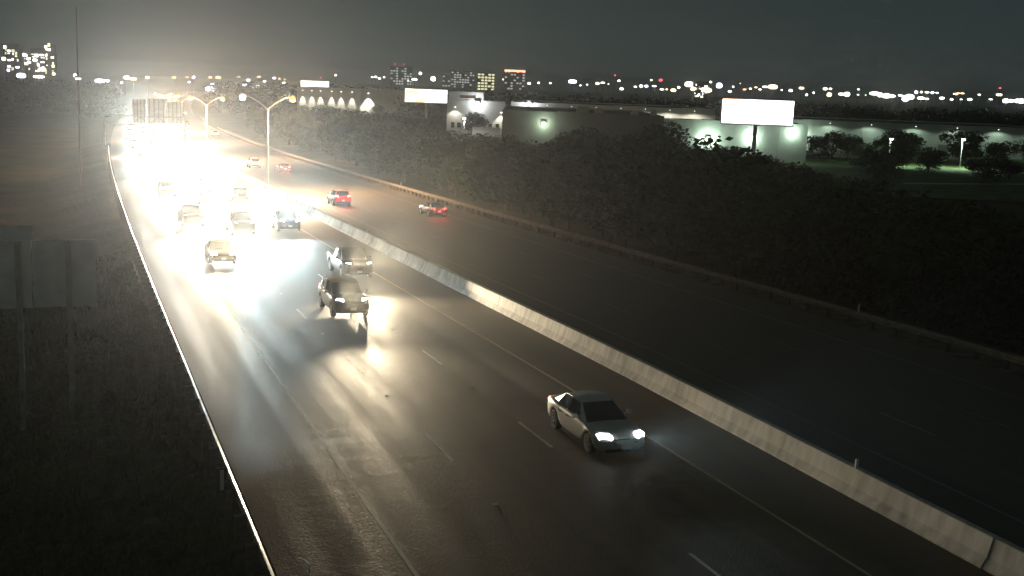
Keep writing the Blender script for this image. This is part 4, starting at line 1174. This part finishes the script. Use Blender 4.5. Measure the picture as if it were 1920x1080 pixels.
for i, (l, d, h, w_, lb) in enumerate(((65.5, 205, 8.4, .9, 'round dark tree standing out against the lit lawn'), (104, 318, 10.0, 1.25, 'large tree lit green before the right warehouse'), (120, 290, 8.6, 1.1, 'green lit tree right of the large one on the lawn'), (137, 305, 9.8, 1.2, 'green lit tree near the right edge of the lawn'), (152, 318, 10.2, 1.2, 'rightmost tree in front of the long warehouse'), (90, 300, 6.2, .9, 'small tree beside the parking strip'), (112, 262, 5.4, .9, 'low tree in the middle of the lit lawn'), (88, 322, 8.4, 1.3, 'broad tree between the parking strip and the lit lawn'), (97, 272, 7.2, 1.3, 'broad low tree before the left lawn light'), (128, 330, 10.2, 1.4, 'tall broad tree against the right warehouse wall'), (146, 285, 9.6, 1.4, 'broad tree at the right end of the pale path'), (110, 335, 9.0, 1.3, 'tree behind the two lawn lights'), (160, 300, 10.5, 1.5, 'tall broad tree at the very right edge'), (80, 262, 6.4, 1.2, 'low tree left of the round dark tree'), (-13.5, 372, 8.6, 1.0, 'dark tree in front of the cream office block'), (-31, 372, 6.5, 1.0, 'tree left of the office parking lot'), (-52, 440, 8.5, 1.1, 'tree in front of the long cream warehouse'), (45, 286, 4.0, 1.0, 'low tree against the green lamp on the pale wall'), (53, 290, 4.6, 1.0, 'low tree below the big billboard'))):
    p = park(l, d, GZ)
    plant_tree(p.x, p.y, -5.5, h, lb, None, i + 3, w_)

rk = random.Random(77)
for i in range(16):
    l, d = rk.uniform(84, 172), rk.uniform(238, 345)
    p = park(l, d, GZ)
    plant_tree(p.x, p.y, -5.5, rk.uniform(5.5, 9.5), 'tree scattered over the dim lawn before the right warehouse', 'trees scattered on the lawn', i, rk.uniform(1.1, 1.6))

# far woods as one mass
def woods(name, rows, label, seed):
    rnd = random.Random(seed)
    mb = MB()
    for (l, d, z0, z1, r) in rows:
        p = park(l, d, 0)
        n = 26
        for k in range(n):
            zz = rnd.uniform(z0, z1)
            leaf_cloud(mb, (p.x + rnd.uniform(-r, r), p.y + rnd.uniform(-r, r), zz), r * .5, 8, rnd, .8)
    o = mb.build(name, M['leaf2'])
    tag(o, label, 'woods', kind='stuff')
rr2 = random.Random(8)
rows = []
for k in range(520):
    d = rr2.uniform(560, 900)
    l = rr2.uniform(-.26, .50) * d
    rows.append((l, d, -6.5, rr2.uniform(2.0, 5.5), 7))
for k in range(420):
    d = rr2.uniform(430, 520)
    l = rr2.uniform(-40, 250)
    rows.append((l, d, -6.5, rr2.uniform(1.5, 5.8), 6))
woods('distant_woods', rows, 'dark far-off wood between the warehouses and the city lights', 4)
rows = []
for k in range(260):
    d = rr2.uniform(330, 800)
    l = -d * rr2.uniform(.352, .52)
    if d < 560: continue
    rows.append((l, d, -11, rr2.uniform(1.5, 5.5) - d * .004, 6))
woods('distant_woods', rows, 'dark far-off wood left of the freeway', 5)

# grass on the left slope
mb = MB()
rg2 = random.Random(31)
for k in range(30000):
    y = 13 + (rg2.random() ** 1.5) * 75
    u = -18.45 - rg2.random() ** 1.2 * 17
    x = bx(y) + u
    z = ground_z(u, y) - .03
    clump = .5 + .5 * math.sin(x * 1.7 + math.sin(y * .9) * 2) * math.sin(y * 1.3 + x * .4)
    h = rg2.uniform(.12, .34) + clump * rg2.uniform(.05, .4)
    a = rg2.uniform(0, PI); w = rg2.uniform(.02, .05)
    lx, ly = rg2.uniform(-.5, .5) * h, rg2.uniform(-.5, .5) * h
    n = len(mb.v)
    mb.v += [(x - math.cos(a) * w, y - math.sin(a) * w, z), (x + math.cos(a) * w, y + math.sin(a) * w, z), (x + lx, y + ly, z + h)]
    mb.f.append((n, n + 1, n + 2)); mb.m.append(0)
tag(mb.build('grass', M['grass']), 'rough dark grass on the slope left of the guardrail', 'grass', kind='stuff')

def shrub_mesh(seed):
    rnd = random.Random(seed)
    lf = MB()
    for k in range(9):
        a = rnd.uniform(0, 6.28); r = rnd.uniform(0, .6)
        leaf_cloud(lf, (math.cos(a) * r, math.sin(a) * r, rnd.uniform(.3, 1.0)), rnd.uniform(.25, .45), 60, rnd, .085)
    st = MB()
    for k in range(5):
        a = rnd.uniform(0, 6.28)
        st.tube([(0, 0, -.2), (math.cos(a) * .2, math.sin(a) * .2, .45), (math.cos(a) * .5, math.sin(a) * .5, .95)], [.025, .018, .008], 5)
    return lf.mesh('foliage', M['leaf']), st.mesh('stem', M['bark'])
SV = [shrub_mesh(s) for s in range(4)]
rnd = random.Random(55)
for k in range(26):
    y = 19 + k * 1.55 + rnd.uniform(-.5, .5)
    u = -19.3 - rnd.random() ** 1.5 * 4.2
    t = empty('shrub', (bx(y) + u, y, ground_z(u, y)), rnd.uniform(0, 6), 'low weedy shrub on the slope beside the left guardrail', 'shrub', 'shrubs below the left guardrail')
    s = rnd.uniform(.5, 1.05)
    t.scale = (s, s, s * rnd.uniform(.7, 1.2))
    link('foliage', SV[k % 4][0], t); link('stem', SV[k % 4][1], t)

# ------------------------------------------------------------------ haze, added to spread lamp bloom
mb = MB(); mb.box(-9000, 9500, -900, 9000, -20, 62)
hz_ = mb.build('haze', None) if False else None
me = bpy.data.meshes.new('haze')
me.from_pydata(mb.v, [], mb.f)
hm_ = bpy.data.materials.new('bloom_haze')
hm_.use_nodes = True
ht = hm_.node_tree
for n_ in list(ht.nodes):
    ht.nodes.remove(n_)
ho = ht.nodes.new('ShaderNodeOutputMaterial')
hv = ht.nodes.new('ShaderNodeVolumePrincipled')
hv.inputs['Color'].default_value = (.92, .92, .90, 1)
hv.inputs['Density'].default_value = HAZE_DENSITY
hv.inputs['Anisotropy'].default_value = 0.88
ht.links.new(hv.outputs[0], ho.inputs['Volume'])
me.materials.append(hm_)
hz_ = link('haze', me)
tag(hz_, 'thin haze added over the freeway and the city to bloom the lamps', kind='stuff')
